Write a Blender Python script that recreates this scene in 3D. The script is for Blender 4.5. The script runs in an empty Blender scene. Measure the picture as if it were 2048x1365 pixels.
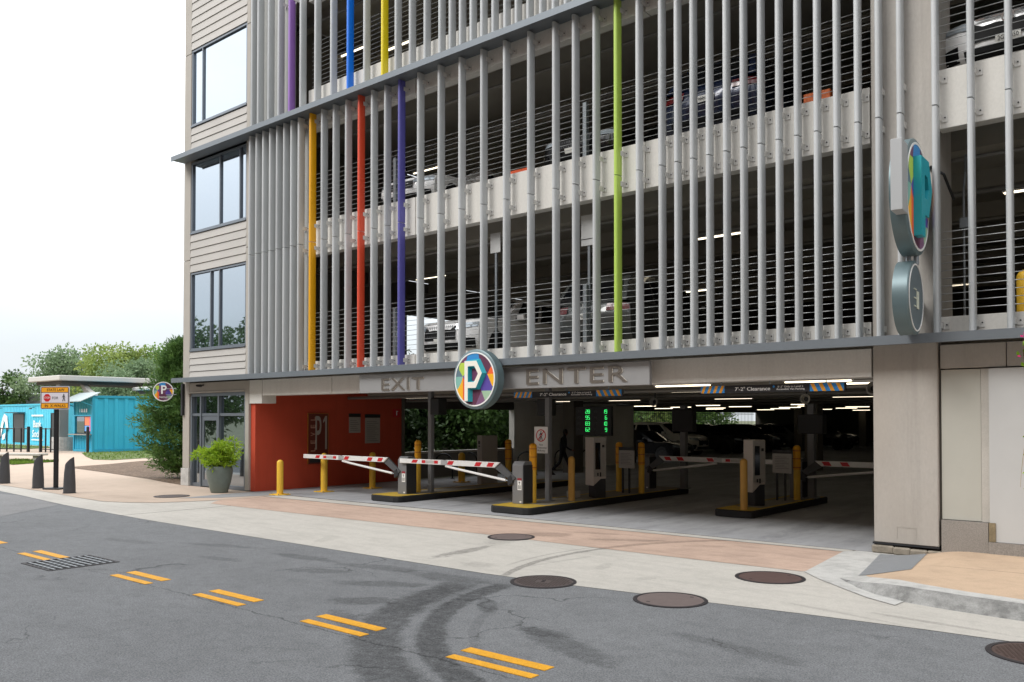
import bpy, bmesh, math, random
import numpy as np
from math import pi, sin, cos, radians, sqrt
from mathutils import Vector, Matrix

random.seed(7)
rng = np.random.default_rng(11)
scene = bpy.context.scene
COL = scene.collection

# ------------------------------------------------------------------ camera
cam_d = bpy.data.cameras.new('camera')
cam = bpy.data.objects.new('camera', cam_d)
COL.objects.link(cam)
cam.location = (0.0, -13.3, 2.0)
cam.rotation_euler = (radians(91.0), 0.0, radians(40.0))
cam_d.sensor_width = 36.0
cam_d.lens = 36.0 * 1700.0 / 2048.0
cam_d.shift_x = 0.0
cam_d.shift_y = (808.3 - 682.5) / 2048.0
cam_d.clip_start = 0.1
cam_d.clip_end = 3000.0
scene.camera = cam

# ------------------------------------------------------------------ sky and light (bright overcast)
SUN_EL, SUN_AZ = radians(44), radians(202)      # direction the light comes from: street side, slightly right
world = bpy.data.worlds.new('World')
scene.world = world
world.use_nodes = True
wn, wl = world.node_tree.nodes, world.node_tree.links
wn.clear()
w_out = wn.new('ShaderNodeOutputWorld')
w_bg = wn.new('ShaderNodeBackground')
w_bg.inputs['Strength'].default_value = 0.10
w_sky = wn.new('ShaderNodeTexSky')
w_sky.sky_type = 'NISHITA'
w_sky.sun_disc = False
w_sky.sun_elevation = SUN_EL
w_sky.sun_rotation = SUN_AZ
w_sky.air_density = 1.0
w_sky.dust_density = 2.0
w_tc = wn.new('ShaderNodeTexCoord')
w_map = wn.new('ShaderNodeMapping')
w_map.inputs['Scale'].default_value = (1.0, 1.0, 3.5)
w_noise = wn.new('ShaderNodeTexNoise')
w_noise.inputs['Scale'].default_value = 2.2
w_noise.inputs['Detail'].default_value = 5.0
w_noise.inputs['Roughness'].default_value = 0.55
w_rmp = wn.new('ShaderNodeMapRange')            # cloud cover: nearly closed
w_rmp.inputs['From Min'].default_value = 0.30
w_rmp.inputs['From Max'].default_value = 0.62
w_rmp.inputs['To Min'].default_value = 0.72
w_rmp.inputs['To Max'].default_value = 1.0
w_mix = wn.new('ShaderNodeMixRGB')
# cloud radiance before the 0.10 strength: a little greyer and bluer low down, white above
w_sep = wn.new('ShaderNodeSeparateXYZ')
wl.new(w_tc.outputs['Generated'], w_sep.inputs[0])
w_el = wn.new('ShaderNodeMapRange')
w_el.interpolation_type = 'SMOOTHSTEP'
w_el.inputs['From Min'].default_value = 0.02
w_el.inputs['From Max'].default_value = 0.42
wl.new(w_sep.outputs['Z'], w_el.inputs['Value'])
w_cl = wn.new('ShaderNodeMixRGB')
w_cl.inputs['Color1'].default_value = (4.05, 4.3, 4.5, 1.0)
w_cl.inputs['Color2'].default_value = (10.6, 10.7, 10.8, 1.0)
wl.new(w_el.outputs['Result'], w_cl.inputs['Fac'])
wl.new(w_cl.outputs['Color'], w_mix.inputs['Color2'])
wl.new(w_tc.outputs['Generated'], w_map.inputs['Vector'])
wl.new(w_map.outputs['Vector'], w_noise.inputs['Vector'])
wl.new(w_noise.outputs['Fac'], w_rmp.inputs['Value'])
wl.new(w_rmp.outputs['Result'], w_mix.inputs['Fac'])
wl.new(w_sky.outputs['Color'], w_mix.inputs['Color1'])
wl.new(w_mix.outputs['Color'], w_bg.inputs['Color'])
wl.new(w_bg.outputs['Background'], w_out.inputs['Surface'])

sun_d = bpy.data.lights.new('sun', 'SUN')
sun_d.energy = 1.1
sun_d.angle = radians(25)
sun_d.color = (1.0, 0.98, 0.95)
sun = bpy.data.objects.new('sun', sun_d)
COL.objects.link(sun)
# Nishita sun_rotation is clockwise from +Y seen from above
_dir = Vector((sin(SUN_AZ) * cos(SUN_EL), cos(SUN_AZ) * cos(SUN_EL), sin(SUN_EL)))
sun.rotation_euler = (-_dir).to_track_quat('-Z', 'Y').to_euler()

scene.view_settings.view_transform = 'Standard'
scene.view_settings.look = 'None'
scene.view_settings.exposure = 1.07
scene.view_settings.gamma = 1.0
scene.view_settings.use_curve_mapping = False

# ------------------------------------------------------------------ helpers: materials
def srgb(h):
    h = h.lstrip('#')
    v = [int(h[i:i + 2], 16) / 255 for i in (0, 2, 4)]
    return tuple(x / 12.92 if x <= 0.04045 else ((x + 0.055) / 1.055) ** 2.4 for x in v)

MATS = {}
def mat(name, col, rough=0.6, metal=0.0, var=0.0, scale=3.0, bump=0.0, bscale=40.0, spec=0.5,
        stretch=(1, 1, 1), emit=None, estr=0.0, coat=0.0, var2=0.0, scale2=30.0, tint=None, trans=0.0, streak=0.0, rnd=0.0):
    """Principled material; var = large scale mottling, var2 = fine grain, bump = fine relief."""
    if name in MATS: return MATS[name]
    if isinstance(col, str): col = srgb(col)
    m = bpy.data.materials.new(name)
    m.use_nodes = True
    nt = m.node_tree
    N, L = nt.nodes, nt.links
    b = N['Principled BSDF']
    b.inputs['Base Color'].default_value = (*col, 1)
    b.inputs['Roughness'].default_value = rough
    b.inputs['Metallic'].default_value = metal
    b.inputs['Specular IOR Level'].default_value = spec
    if coat:
        b.inputs['Coat Weight'].default_value = coat
        b.inputs['Coat Roughness'].default_value = 0.06
    if emit:
        b.inputs['Emission Color'].default_value = (*emit, 1)
        b.inputs['Emission Strength'].default_value = estr
    vec = None
    if var or var2 or bump or streak:
        tc = N.new('ShaderNodeTexCoord')
        mp = N.new('ShaderNodeMapping')
        mp.inputs['Scale'].default_value = stretch
        L.new(tc.outputs['Object'], mp.inputs['Vector'])
        vec = mp.outputs['Vector']
    cur = None
    def darken(cur, sc, amt, det=4.0):
        n = N.new('ShaderNodeTexNoise')
        n.inputs['Scale'].default_value = sc
        n.inputs['Detail'].default_value = det
        n.inputs['Roughness'].default_value = 0.6
        L.new(vec, n.inputs['Vector'])
        r = N.new('ShaderNodeMapRange')
        r.inputs['From Min'].default_value = 0.3
        r.inputs['From Max'].default_value = 0.7
        r.inputs['To Min'].default_value = 1 - amt
        r.inputs['To Max'].default_value = 1 + amt * 0.6
        L.new(n.outputs['Fac'], r.inputs['Value'])
        x = N.new('ShaderNodeMixRGB')
        x.blend_type = 'MULTIPLY'
        x.inputs['Fac'].default_value = 1.0
        if cur is None: x.inputs['Color1'].default_value = (*col, 1)
        else: L.new(cur, x.inputs['Color1'])
        L.new(r.outputs['Result'], x.inputs['Color2'])
        return x.outputs['Color']
    if var: cur = darken(cur, scale, var, 5.0)
    if var2: cur = darken(cur, scale2, var2, 2.0)
    if streak:                                   # rain and dust streaks running down the face
        mp2 = N.new('ShaderNodeMapping')
        mp2.inputs['Scale'].default_value = (5.0, 5.0, 0.22)
        L.new(tc.outputs['Object'], mp2.inputs['Vector'])
        n = N.new('ShaderNodeTexNoise')
        n.inputs['Scale'].default_value = 1.3
        n.inputs['Detail'].default_value = 6.0
        n.inputs['Roughness'].default_value = 0.7
        L.new(mp2.outputs['Vector'], n.inputs['Vector'])
        r = N.new('ShaderNodeMapRange')
        r.inputs['From Min'].default_value = 0.48
        r.inputs['From Max'].default_value = 0.72
        r.inputs['To Min'].default_value = 1.0
        r.inputs['To Max'].default_value = 1.0 - streak * 1.6
        L.new(n.outputs['Fac'], r.inputs['Value'])
        x = N.new('ShaderNodeMixRGB')
        x.blend_type = 'MULTIPLY'
        x.inputs['Fac'].default_value = 1.0
        if cur is None: x.inputs['Color1'].default_value = (*col, 1)
        else: L.new(cur, x.inputs['Color1'])
        L.new(r.outputs['Result'], x.inputs['Color2'])
        cur = x.outputs['Color']
    if rnd:                                      # every piece a touch lighter or darker
        oi = N.new('ShaderNodeObjectInfo')
        r = N.new('ShaderNodeMapRange')
        r.inputs['To Min'].default_value = 1.0 - rnd
        r.inputs['To Max'].default_value = 1.0 + rnd
        L.new(oi.outputs['Random'], r.inputs['Value'])
        x = N.new('ShaderNodeMixRGB')
        x.blend_type = 'MULTIPLY'
        x.inputs['Fac'].default_value = 1.0
        if cur is None: x.inputs['Color1'].default_value = (*col, 1)
        else: L.new(cur, x.inputs['Color1'])
        L.new(r.outputs['Result'], x.inputs['Color2'])
        cur = x.outputs['Color']
    if tint and vec:
        n = N.new('ShaderNodeTexNoise')
        n.inputs['Scale'].default_value = scale * 0.6
        n.inputs['Detail'].default_value = 6.0
        L.new(vec, n.inputs['Vector'])
        r = N.new('ShaderNodeMapRange')
        r.inputs['From Min'].default_value = 0.45
        r.inputs['From Max'].default_value = 0.7
        r.inputs['To Max'].default_value = 0.55
        L.new(n.outputs['Fac'], r.inputs['Value'])
        x = N.new('ShaderNodeMixRGB')
        L.new(r.outputs['Result'], x.inputs['Fac'])
        if cur is None: x.inputs['Color1'].default_value = (*col, 1)
        else: L.new(cur, x.inputs['Color1'])
        x.inputs['Color2'].default_value = (*(srgb(tint) if isinstance(tint, str) else tint), 1)
        cur = x.outputs['Color']
    if cur is not None: L.new(cur, b.inputs['Base Color'])
    if bump:
        n = N.new('ShaderNodeTexNoise')
        n.inputs['Scale'].default_value = bscale
        n.inputs['Detail'].default_value = 3.0
        L.new(vec, n.inputs['Vector'])
        bp = N.new('ShaderNodeBump')
        bp.inputs['Strength'].default_value = bump
        bp.inputs['Distance'].default_value = 0.01
        L.new(n.outputs['Fac'], bp.inputs['Height'])
        L.new(bp.outputs['Normal'], b.inputs['Normal'])
    MATS[name] = m
    return m

def leaf_mat(name, c1, c2, c3=None, scale=0.7, transl=0.25):
    """Leaves: colour wanders between two greens (and a third) over the plant."""
    if name in MATS: return MATS[name]
    m = bpy.data.materials.new(name)
    m.use_nodes = True
    N, L = m.node_tree.nodes, m.node_tree.links
    b = N['Principled BSDF']
    b.inputs['Roughness'].default_value = 0.55
    b.inputs['Specular IOR Level'].default_value = 0.3
    tc = N.new('ShaderNodeTexCoord')
    n = N.new('ShaderNodeTexNoise')
    n.inputs['Scale'].default_value = scale
    n.inputs['Detail'].default_value = 6.0
    n.inputs['Roughness'].default_value = 0.75
    L.new(tc.outputs['Object'], n.inputs['Vector'])
    r = N.new('ShaderNodeValToRGB')
    e = r.color_ramp.elements
    e[0].position, e[1].position = 0.36, 0.66
    e[0].color = (*srgb(c1), 1)
    e[1].color = (*srgb(c2), 1)
    if c3:
        k = r.color_ramp.elements.new(0.80)
        k.color = (*srgb(c3), 1)
    L.new(n.outputs['Fac'], r.inputs['Fac'])
    L.new(r.outputs['Color'], b.inputs['Base Color'])
    tr = N.new('ShaderNodeBsdfTranslucent')
    L.new(r.outputs['Color'], tr.inputs['Color'])
    mx = N.new('ShaderNodeMixShader')
    mx.inputs['Fac'].default_value = transl
    L.new(b.outputs['BSDF'], mx.inputs[1])
    L.new(tr.outputs['BSDF'], mx.inputs[2])
    L.new(mx.outputs['Shader'], N['Material Output'].inputs['Surface'])
    MATS[name] = m
    return m

# ------------------------------------------------------------------ helpers: geometry
class MB:
    """Collects shapes and links them as ONE mesh object."""
    def __init__(s): s.v, s.f = [], []
    def add(s, vs, fs):
        o = len(s.v)
        s.v += [tuple(p) for p in vs]
        s.f += [tuple(i + o for i in f) for f in fs]
        return s
    def box(s, x0, x1, y0, y1, z0, z1):
        return s.add([(x0, y0, z0), (x1, y0, z0), (x1, y1, z0), (x0, y1, z0),
                      (x0, y0, z1), (x1, y0, z1), (x1, y1, z1), (x0, y1, z1)],
                     [(3, 2, 1, 0), (4, 5, 6, 7), (0, 1, 5, 4), (1, 2, 6, 5), (2, 3, 7, 6), (3, 0, 4, 7)])
    def prism(s, pts, axis, a, b):
        """Extrude a 2D outline along an axis: 'z' -> (x,y), 'y' -> (x,z), 'x' -> (y,z)."""
        def P(p, t):
            return {'z': (p[0], p[1], t), 'y': (p[0], t, p[1]), 'x': (t, p[0], p[1])}[axis]
        n = len(pts)
        area = sum(pts[i][0] * pts[(i + 1) % n][1] - pts[(i + 1) % n][0] * pts[i][1] for i in range(n))
        if (area < 0) != (axis == 'y'): pts = pts[::-1]
        lo, hi = min(a, b), max(a, b)
        vs = [P(p, lo) for p in pts] + [P(p, hi) for p in pts]
        fs = [tuple(range(n - 1, -1, -1)), tuple(range(n, 2 * n))]
        fs += [(i, (i + 1) % n, n + (i + 1) % n, n + i) for i in range(n)]
        return s.add(vs, fs)
    def cyl(s, p0, p1, r0, r1=None, n=12):
        r1 = r0 if r1 is None else r1
        p0, p1 = Vector(p0), Vector(p1)
        d = (p1 - p0).normalized()
        u = d.orthogonal().normalized()
        w = d.cross(u)
        vs = []
        for p, r in ((p0, r0), (p1, r1)):
            for i in range(n):
                a = 2 * pi * i / n
                vs.append(p + (u * cos(a) + w * sin(a)) * r)
        fs = [tuple(range(n - 1, -1, -1)), tuple(range(n, 2 * n))]
        fs += [(i, (i + 1) % n, n + (i + 1) % n, n + i) for i in range(n)]
        return s.add(vs, fs)
    def tube(s, pts, r, n=8):
        pts = [Vector(p) for p in pts]
        vs, fs = [], []
        u = None
        for k, p in enumerate(pts):
            d = (pts[min(k + 1, len(pts) - 1)] - pts[max(k - 1, 0)]).normalized()
            if u is None: u = d.orthogonal().normalized()
            else: u = (u - d * u.dot(d)).normalized()
            w = d.cross(u)
            rr = r[k] if isinstance(r, (list, tuple)) else r
            vs += [p + (u * cos(2 * pi * i / n) + w * sin(2 * pi * i / n)) * rr for i in range(n)]
        for k in range(len(pts) - 1):
            for i in range(n):
                j = (i + 1) % n
                fs.append((k * n + i, k * n + j, (k + 1) * n + j, (k + 1) * n + i))
        fs.append(tuple(range(n - 1, -1, -1)))
        fs.append(tuple((len(pts) - 1) * n + i for i in range(n)))
        return s.add(vs, fs)
    def lathe(s, prof, c=(0, 0, 0), n=24, axis='z'):
        vs, fs = [], []
        for r, z in prof:
            for i in range(n):
                a = 2 * pi * i / n
                q = (r * cos(a), r * sin(a), z)
                if axis == 'y': q = (q[0], -q[2], q[1])
                if axis == 'x': q = (q[2], q[0], q[1])
                vs.append((c[0] + q[0], c[1] + q[1], c[2] + q[2]))
        m = len(prof)
        for k in range(m - 1):
            for i in range(n):
                j = (i + 1) % n
                fs.append((k * n + i, k * n + j, (k + 1) * n + j, (k + 1) * n + i))
        if abs(prof[0][1] - prof[-1][1]) < 1e-6: return s.add(vs, fs)      # a ring: no caps
        if prof[0][0] > 1e-6: fs.append(tuple(range(n - 1, -1, -1)))
        if prof[-1][0] > 1e-6: fs.append(tuple((m - 1) * n + i for i in range(n)))
        return s.add(vs, fs)
    def poly(s, pts): return s.add(pts, [tuple(range(len(pts)))])
    def quad_strip(s, a, b):
        n = len(a)
        return s.add(list(a) + list(b), [(i, i + 1, n + i + 1, n + i) for i in range(n - 1)])
    def mesh(s, name, smooth=False, bevel=0.0, seg=1, weld=False):
        me = bpy.data.meshes.new(name)
        me.from_pydata(s.v, [], s.f)
        bm = bmesh.new()
        bm.from_mesh(me)
        if weld: bmesh.ops.remove_doubles(bm, verts=bm.verts, dist=1e-4)
        bmesh.ops.recalc_face_normals(bm, faces=bm.faces)
        if bevel:
            es = [e for e in bm.edges if len(e.link_faces) == 2 and e.calc_face_angle(0) > 0.6]
            bmesh.ops.bevel(bm, geom=es, offset=bevel, segments=seg, affect='EDGES', profile=0.5, clamp_overlap=True)
        bm.to_mesh(me)
        bm.free()
        if smooth:
            for p in me.polygons: p.use_smooth = True
            if smooth != 'all': me.set_sharp_from_angle(angle=radians(38))
        me.update()
        return me
    def build(s, name, m, parent=None, loc=(0, 0, 0), rot=(0, 0, 0), **kw):
        return link(name, s.mesh(name, **kw), m, parent, loc, rot)

def link(name, me, m=None, parent=None, loc=(0, 0, 0), rot=(0, 0, 0)):
    o = bpy.data.objects.new(name, me)
    COL.objects.link(o)
    if m is not None:
        if len(me.materials) == 0: me.materials.append(m)
        elif me.materials[0] is not m:
            o.material_slots[0].link = 'OBJECT'
            o.material_slots[0].material = m
    o.parent = parent
    o.location = loc
    o.rotation_euler = rot
    return o

def tag(o, label, cat, group=None, kind=None):
    o['label'], o['category'] = label, cat
    if group: o['group'] = group
    if kind: o['kind'] = kind
    return o
def thing(name, label, cat, loc=(0, 0, 0), rz=0.0, group=None):
    o = bpy.data.objects.new(name, None)
    o.empty_display_size = 0.2
    COL.objects.link(o)
    o.location = loc
    o.rotation_euler = (0, 0, rz)
    return tag(o, label, cat, group)
def struct(o, kind='structure'):
    o['kind'] = kind
    return o
def kids(o): return [c for c in bpy.data.objects if c.parent is o]
def copy_thing(root, loc, rz=None, label=None):
    r = root.copy()
    COL.objects.link(r)
    r.location = loc
    if rz is not None: r.rotation_euler = (0, 0, rz)
    if label: r['label'] = label
    for ch in kids(root):
        c = ch.copy()
        COL.objects.link(c)
        c.parent = r
        for g in kids(ch):
            d = g.copy()
            COL.objects.link(d)
            d.parent = c
    return r

TXT = {}
def text(name, s, m, parent, loc, h, w=None, rot=(pi / 2, 0, 0), ex=0.004, align='C', spacing=1.0, bold=0.0, lines=1.0):
    """Lettering as flat, slightly raised mesh; scaled so the block is h high (and w wide)."""
    key = (s, round(ex / h, 4), spacing, bold, align, lines)
    if key not in TXT:
        cu = bpy.data.curves.new('lettering', 'FONT')
        cu.body = s
        cu.size = 1.0
        cu.extrude = 0.5 * ex / h
        cu.offset = bold
        cu.space_character = spacing
        cu.space_line = lines
        cu.resolution_u = 3
        cu.align_x = {'C': 'CENTER', 'L': 'LEFT'}[align]
        t = bpy.data.objects.new('lettering', cu)
        COL.objects.link(t)
        dg = bpy.context.evaluated_depsgraph_get()
        me = bpy.data.meshes.new_from_object(t.evaluated_get(dg))
        bpy.data.objects.remove(t)
        bpy.data.curves.remove(cu)
        co = np.array([v.co[:] for v in me.vertices])
        lo, hi = co.min(0), co.max(0)
        cx = (lo[0] + hi[0]) / 2 if align == 'C' else lo[0]
        cy = (lo[1] + hi[1]) / 2
        for v in me.vertices: v.co = (v.co[0] - cx, v.co[1] - cy, v.co[2])
        me.materials.clear()
        TXT[key] = (me, hi[0] - lo[0], hi[1] - lo[1])
    me, tw, th = TXT[key]
    k = h / th
    o = bpy.data.objects.new(name, me)
    COL.objects.link(o)
    if len(me.materials) == 0: me.materials.append(m)
    elif me.materials[0] is not m:
        o.material_slots[0].link = 'OBJECT'
        o.material_slots[0].material = m
    o.parent = parent
    o.location = loc
    o.rotation_euler = rot
    o.scale = ((w / tw if w else k), k, k)
    return o
FRONT = (pi / 2, 0, 0)            # faces the street (-Y)
SIDE = (pi / 2, 0, pi / 2)        # faces +X

# ------------------------------------------------------------------ materials
M = dict(
    conc=mat('facade_concrete', '#d2d0ca', 0.85, streak=0.045, var=0.05, scale=0.8, bump=0.08, bscale=60, stretch=(1, 1, 0.8), var2=0.05, scale2=25, spec=0.2),
    conc_side=mat('column_concrete', '#aeaaa4', 0.85, streak=0.10, var=0.11, scale=1.1, bump=0.2, bscale=50, stretch=(1, 1, 0.4), var2=0.06, spec=0.2, tint='#aca49a'),
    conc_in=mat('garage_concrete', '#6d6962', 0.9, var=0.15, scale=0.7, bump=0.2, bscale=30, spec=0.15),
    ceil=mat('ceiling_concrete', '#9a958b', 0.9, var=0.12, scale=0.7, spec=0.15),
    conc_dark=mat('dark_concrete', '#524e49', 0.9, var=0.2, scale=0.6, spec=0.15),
    ledge=mat('ledge_metal', '#737a80', 0.45, metal=0.4, var=0.05, scale=1.5),
    alu=mat('louver_silver', '#b3b6b7', 0.46, metal=0.05, var=0.05, scale=1.2, rnd=0.07, streak=0.05),
    bracket=mat('bracket_metal', '#c9c8c4', 0.6),
    bolt=mat('bolt_dark', '#26262a', 0.5),
    cable=mat('steel_cable', '#949696', 0.4, metal=0.5),
    siding=mat('lap_siding', '#b5b2ad', 0.75, rnd=0.04, var=0.05, scale=1.0, bump=0.1, bscale=30, spec=0.2),
    trim=mat('trim_panel', '#a9a49c', 0.75, var=0.06, scale=1.5, spec=0.2),
    frame=mat('window_frame', '#757c84', 0.4, metal=0.5),
    red=mat('red_wall_paint', '#bf4d36', 0.6, streak=0.06, var=0.07, scale=1.2, spec=0.25, bump=0.08),
    yellow=mat('safety_yellow', '#e3b63c', 0.45, var=0.09, scale=5, bump=0.05, spec=0.4),
    yellowsleeve=mat('bollard_sleeve', '#e9a51c', 0.4, var=0.06, scale=5, spec=0.4),
    black=mat('black_paint', '#17181a', 0.5),
    dark=mat('charcoal_metal', '#2c2d30', 0.5, metal=0.2, var=0.08, scale=4),
    white=mat('white_paint', '#e6e6e4', 0.45, var=0.04, scale=4),
    red_refl=mat('red_reflective', '#c81e28', 0.4),
    grey=mat('cabinet_grey', '#77787a', 0.5, metal=0.1, var=0.06, scale=4),
    grey_dk=mat('cabinet_dark_grey', '#2f3033', 0.5),
    steel=mat('galvanised_steel', '#8f969b', 0.4, metal=0.6, var=0.1, scale=8),
    asphalt=None,
    tube_light=mat('lit_tube', (1.0, 0.93, 0.8), 0.5, emit=(1.0, 0.87, 0.64), estr=1.5),
    rubber=mat('tyre_rubber', '#141416', 0.8),
    glass_dark=mat('car_glass', '#0b0d10', 0.05, spec=0.7),
)
def glass_mat(name, tintc, refl):
    m = bpy.data.materials.new(name)
    m.use_nodes = True
    N, L = m.node_tree.nodes, m.node_tree.links
    b = N['Principled BSDF']
    b.inputs['Base Color'].default_value = (*srgb(tintc), 1)
    b.inputs['Roughness'].default_value = 0.12
    b.inputs['Specular IOR Level'].default_value = 0.5
    g = N.new('ShaderNodeBsdfGlossy')
    g.inputs['Roughness'].default_value = 0.015
    g.inputs['Color'].default_value = (0.80, 0.90, 1.0, 1)
    mx = N.new('ShaderNodeMixShader')
    lw = N.new('ShaderNodeLayerWeight')
    lw.inputs['Blend'].default_value = 0.45
    r = N.new('ShaderNodeMapRange')
    r.inputs['To Min'].default_value = refl
    r.inputs['To Max'].default_value = 1.0
    L.new(lw.outputs['Fresnel'], r.inputs['Value'])
    L.new(r.outputs['Result'], mx.inputs['Fac'])
    L.new(b.outputs['BSDF'], mx.inputs[1])
    L.new(g.outputs['BSDF'], mx.inputs[2])
    L.new(mx.outputs['Shader'], N['Material Output'].inputs['Surface'])
    MATS[name] = m
    return m
M['glass'] = glass_mat('coated_window_glass', '#141c24', 0.42)
M['glass_low'] = glass_mat('storefront_glass', '#0c1210', 0.30)
# ------------------------------------------------------------------ ground materials
def ground_mat(name, col, fine, fscale, mottles, bumpd, rough=0.85, speck=None, arcs=(), spots=(), cracks=0.0, seam=None):
    """Paving: base colour, mottling at several scales, fine aggregate, and stains with a shape of their own.
    arcs: (cx, cy, radius, half width, angle0, angle1, amount); spots: (x, y, rx, ry, turn, amount)."""
    if isinstance(col, str): col = srgb(col)
    m = bpy.data.materials.new(name)
    m.use_nodes = True
    N, L = m.node_tree.nodes, m.node_tree.links
    b = N['Principled BSDF']
    b.inputs['Roughness'].default_value = rough
    b.inputs['Specular IOR Level'].default_value = 0.25
    tc = N.new('ShaderNodeTexCoord')
    V = tc.outputs['Object']
    def math_(op, a, c=None, clamp=False):
        n = N.new('ShaderNodeMath')
        n.operation = op
        n.use_clamp = clamp
        for k, x in ((0, a), (1, c)):
            if x is None: continue
            if isinstance(x, (int, float)): n.inputs[k].default_value = x
            else: L.new(x, n.inputs[k])
        return n.outputs[0]
    def noise(sc, det=4.0, ro=0.6, stretch=None):
        n = N.new('ShaderNodeTexNoise')
        n.inputs['Scale'].default_value = sc
        n.inputs['Detail'].default_value = det
        n.inputs['Roughness'].default_value = ro
        if stretch:
            mp = N.new('ShaderNodeMapping')
            mp.inputs['Scale'].default_value = stretch[:3]
            if len(stretch) > 3: mp.inputs['Rotation'].default_value = (0, 0, stretch[3])
            L.new(V, mp.inputs['Vector'])
            L.new(mp.outputs['Vector'], n.inputs['Vector'])
        else: L.new(V, n.inputs['Vector'])
        return n.outputs['Fac']
    def ramp(x, a, c, lo, hi):
        r = N.new('ShaderNodeMapRange')
        r.interpolation_type = 'SMOOTHSTEP'
        for k, v in (('From Min', a), ('From Max', c), ('To Min', lo), ('To Max', hi)): r.inputs[k].default_value = v
        L.new(x, r.inputs['Value'])
        return r.outputs['Result']
    fac = ramp(noise(fscale, 2.0, 0.7), 0.3, 0.7, 1 - fine, 1 + fine)
    for sc, amt, st in mottles:
        fac = math_('MULTIPLY', fac, ramp(noise(sc, 6.0, 0.65, st), 0.42, 0.66, 1 + amt * 0.25, 1 - amt))
    if speck:
        s1 = ramp(noise(speck[0], 1.0, 0.5), 0.70, 0.76, 0.0, speck[1])
        fac = math_('ADD', fac, s1)
    sep = N.new('ShaderNodeSeparateXYZ')
    L.new(V, sep.inputs[0])
    wob = math_('ADD', math_('MULTIPLY', math_('SUBTRACT', noise(2.3, 6.0, 0.7), 0.5), 0.5), math_('MULTIPLY', math_('SUBTRACT', noise(11.0, 4.0, 0.7), 0.5), 0.34))
    ero = math_('MULTIPLY', ramp(noise(9.0, 6.0, 0.75), 0.34, 0.60, 0.62, 1.0), ramp(noise(45.0, 2.0, 0.6), 0.36, 0.58, 0.72, 1.0))
    if cracks:                                    # hairline cracks, broken up
        vo = N.new('ShaderNodeTexVoronoi')
        vo.feature = 'DISTANCE_TO_EDGE'
        vo.inputs['Scale'].default_value = 0.33
        nz = N.new('ShaderNodeTexNoise')
        nz.inputs['Scale'].default_value = 1.7
        nz.inputs['Detail'].default_value = 6.0
        L.new(V, nz.inputs['Vector'])
        vm = N.new('ShaderNodeVectorMath')
        vm.operation = 'MULTIPLY_ADD'
        vm.inputs[1].default_value = (1.1, 1.1, 0.0)
        L.new(nz.outputs['Color'], vm.inputs[0])
        L.new(V, vm.inputs[2])
        L.new(vm.outputs['Vector'], vo.inputs['Vector'])
        k = math_('MULTIPLY', ramp(vo.outputs['Distance'], 0.002, 0.006, 1.0, 0.0), ramp(noise(0.45, 3.0), 0.50, 0.60, 0.0, 1.0))
        fac = math_('MULTIPLY', fac, math_('SUBTRACT', 1.0, math_('MULTIPLY', k, cracks)))
    if seam is not None:                          # crack along the paving seam
        e = math_('ABSOLUTE', math_('ADD', math_('SUBTRACT', sep.outputs[1], seam), math_('MULTIPLY', wob, 0.35)))
        k = math_('MULTIPLY', ramp(e, 0.006, 0.018, 1.0, 0.0), ramp(noise(0.8, 3.0), 0.40, 0.55, 0.0, 1.0))
        fac = math_('MULTIPLY', fac, math_('SUBTRACT', 1.0, math_('MULTIPLY', k, 0.5)))
    for cx, cy, R, hw, a0, a1, amt in arcs:
        dx, dy = math_('SUBTRACT', sep.outputs[0], cx), math_('SUBTRACT', sep.outputs[1], cy)
        if R < 0:                                   # measure the angle from -X instead of +X
            R = -R
            dx, dy = math_('MULTIPLY', dx, -1.0), math_('MULTIPLY', dy, -1.0)
        d = math_('SQRT', math_('ADD', math_('MULTIPLY', dx, dx), math_('MULTIPLY', dy, dy)))
        e = math_('ADD', math_('ABSOLUTE', math_('SUBTRACT', d, R)), math_('MULTIPLY', wob, hw * 2.2))
        k = ramp(e, hw * 0.6, hw * 1.15, 1.0, 0.0)
        an = math_('ARCTAN2', dy, dx)
        k = math_('MULTIPLY', k, ramp(an, a0, a0 + 0.12, 0.0, 1.0))
        k = math_('MULTIPLY', k, ramp(an, a1 - 0.12, a1, 1.0, 0.0))
        k = math_('MULTIPLY', k, ero)
        fac = math_('MULTIPLY', fac, math_('SUBTRACT', 1.0, math_('MULTIPLY', k, amt)))
    for x, y, rx, ry, tr, amt in spots:
        dx, dy = math_('SUBTRACT', sep.outputs[0], x), math_('SUBTRACT', sep.outputs[1], y)
        u = math_('ADD', math_('MULTIPLY', dx, cos(tr) / rx), math_('MULTIPLY', dy, sin(tr) / rx))
        w = math_('ADD', math_('MULTIPLY', dx, -sin(tr) / ry), math_('MULTIPLY', dy, cos(tr) / ry))
        d = math_('SQRT', math_('ADD', math_('MULTIPLY', u, u), math_('MULTIPLY', w, w)))
        k = ramp(math_('ADD', d, math_('MULTIPLY', wob, 2.6)), 0.55, 1.0, 1.0, 0.0)
        k = math_('MULTIPLY', k, ero)
        fac = math_('MULTIPLY', fac, math_('SUBTRACT', 1.0, math_('MULTIPLY', k, amt)))
    x = N.new('ShaderNodeMixRGB')
    x.blend_type = 'MULTIPLY'
    x.inputs['Fac'].default_value = 1.0
    x.inputs['Color1'].default_value = (*col, 1)
    L.new(fac, x.inputs['Color2'])
    L.new(x.outputs['Color'], b.inputs['Base Color'])
    bp = N.new('ShaderNodeBump')
    bp.inputs['Strength'].default_value = bumpd
    bp.inputs['Distance'].default_value = 0.008
    L.new(noise(fscale * 0.8, 3.0, 0.6), bp.inputs['Height'])
    L.new(bp.outputs['Normal'], b.inputs['Normal'])
    MATS[name] = m
    return m

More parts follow.
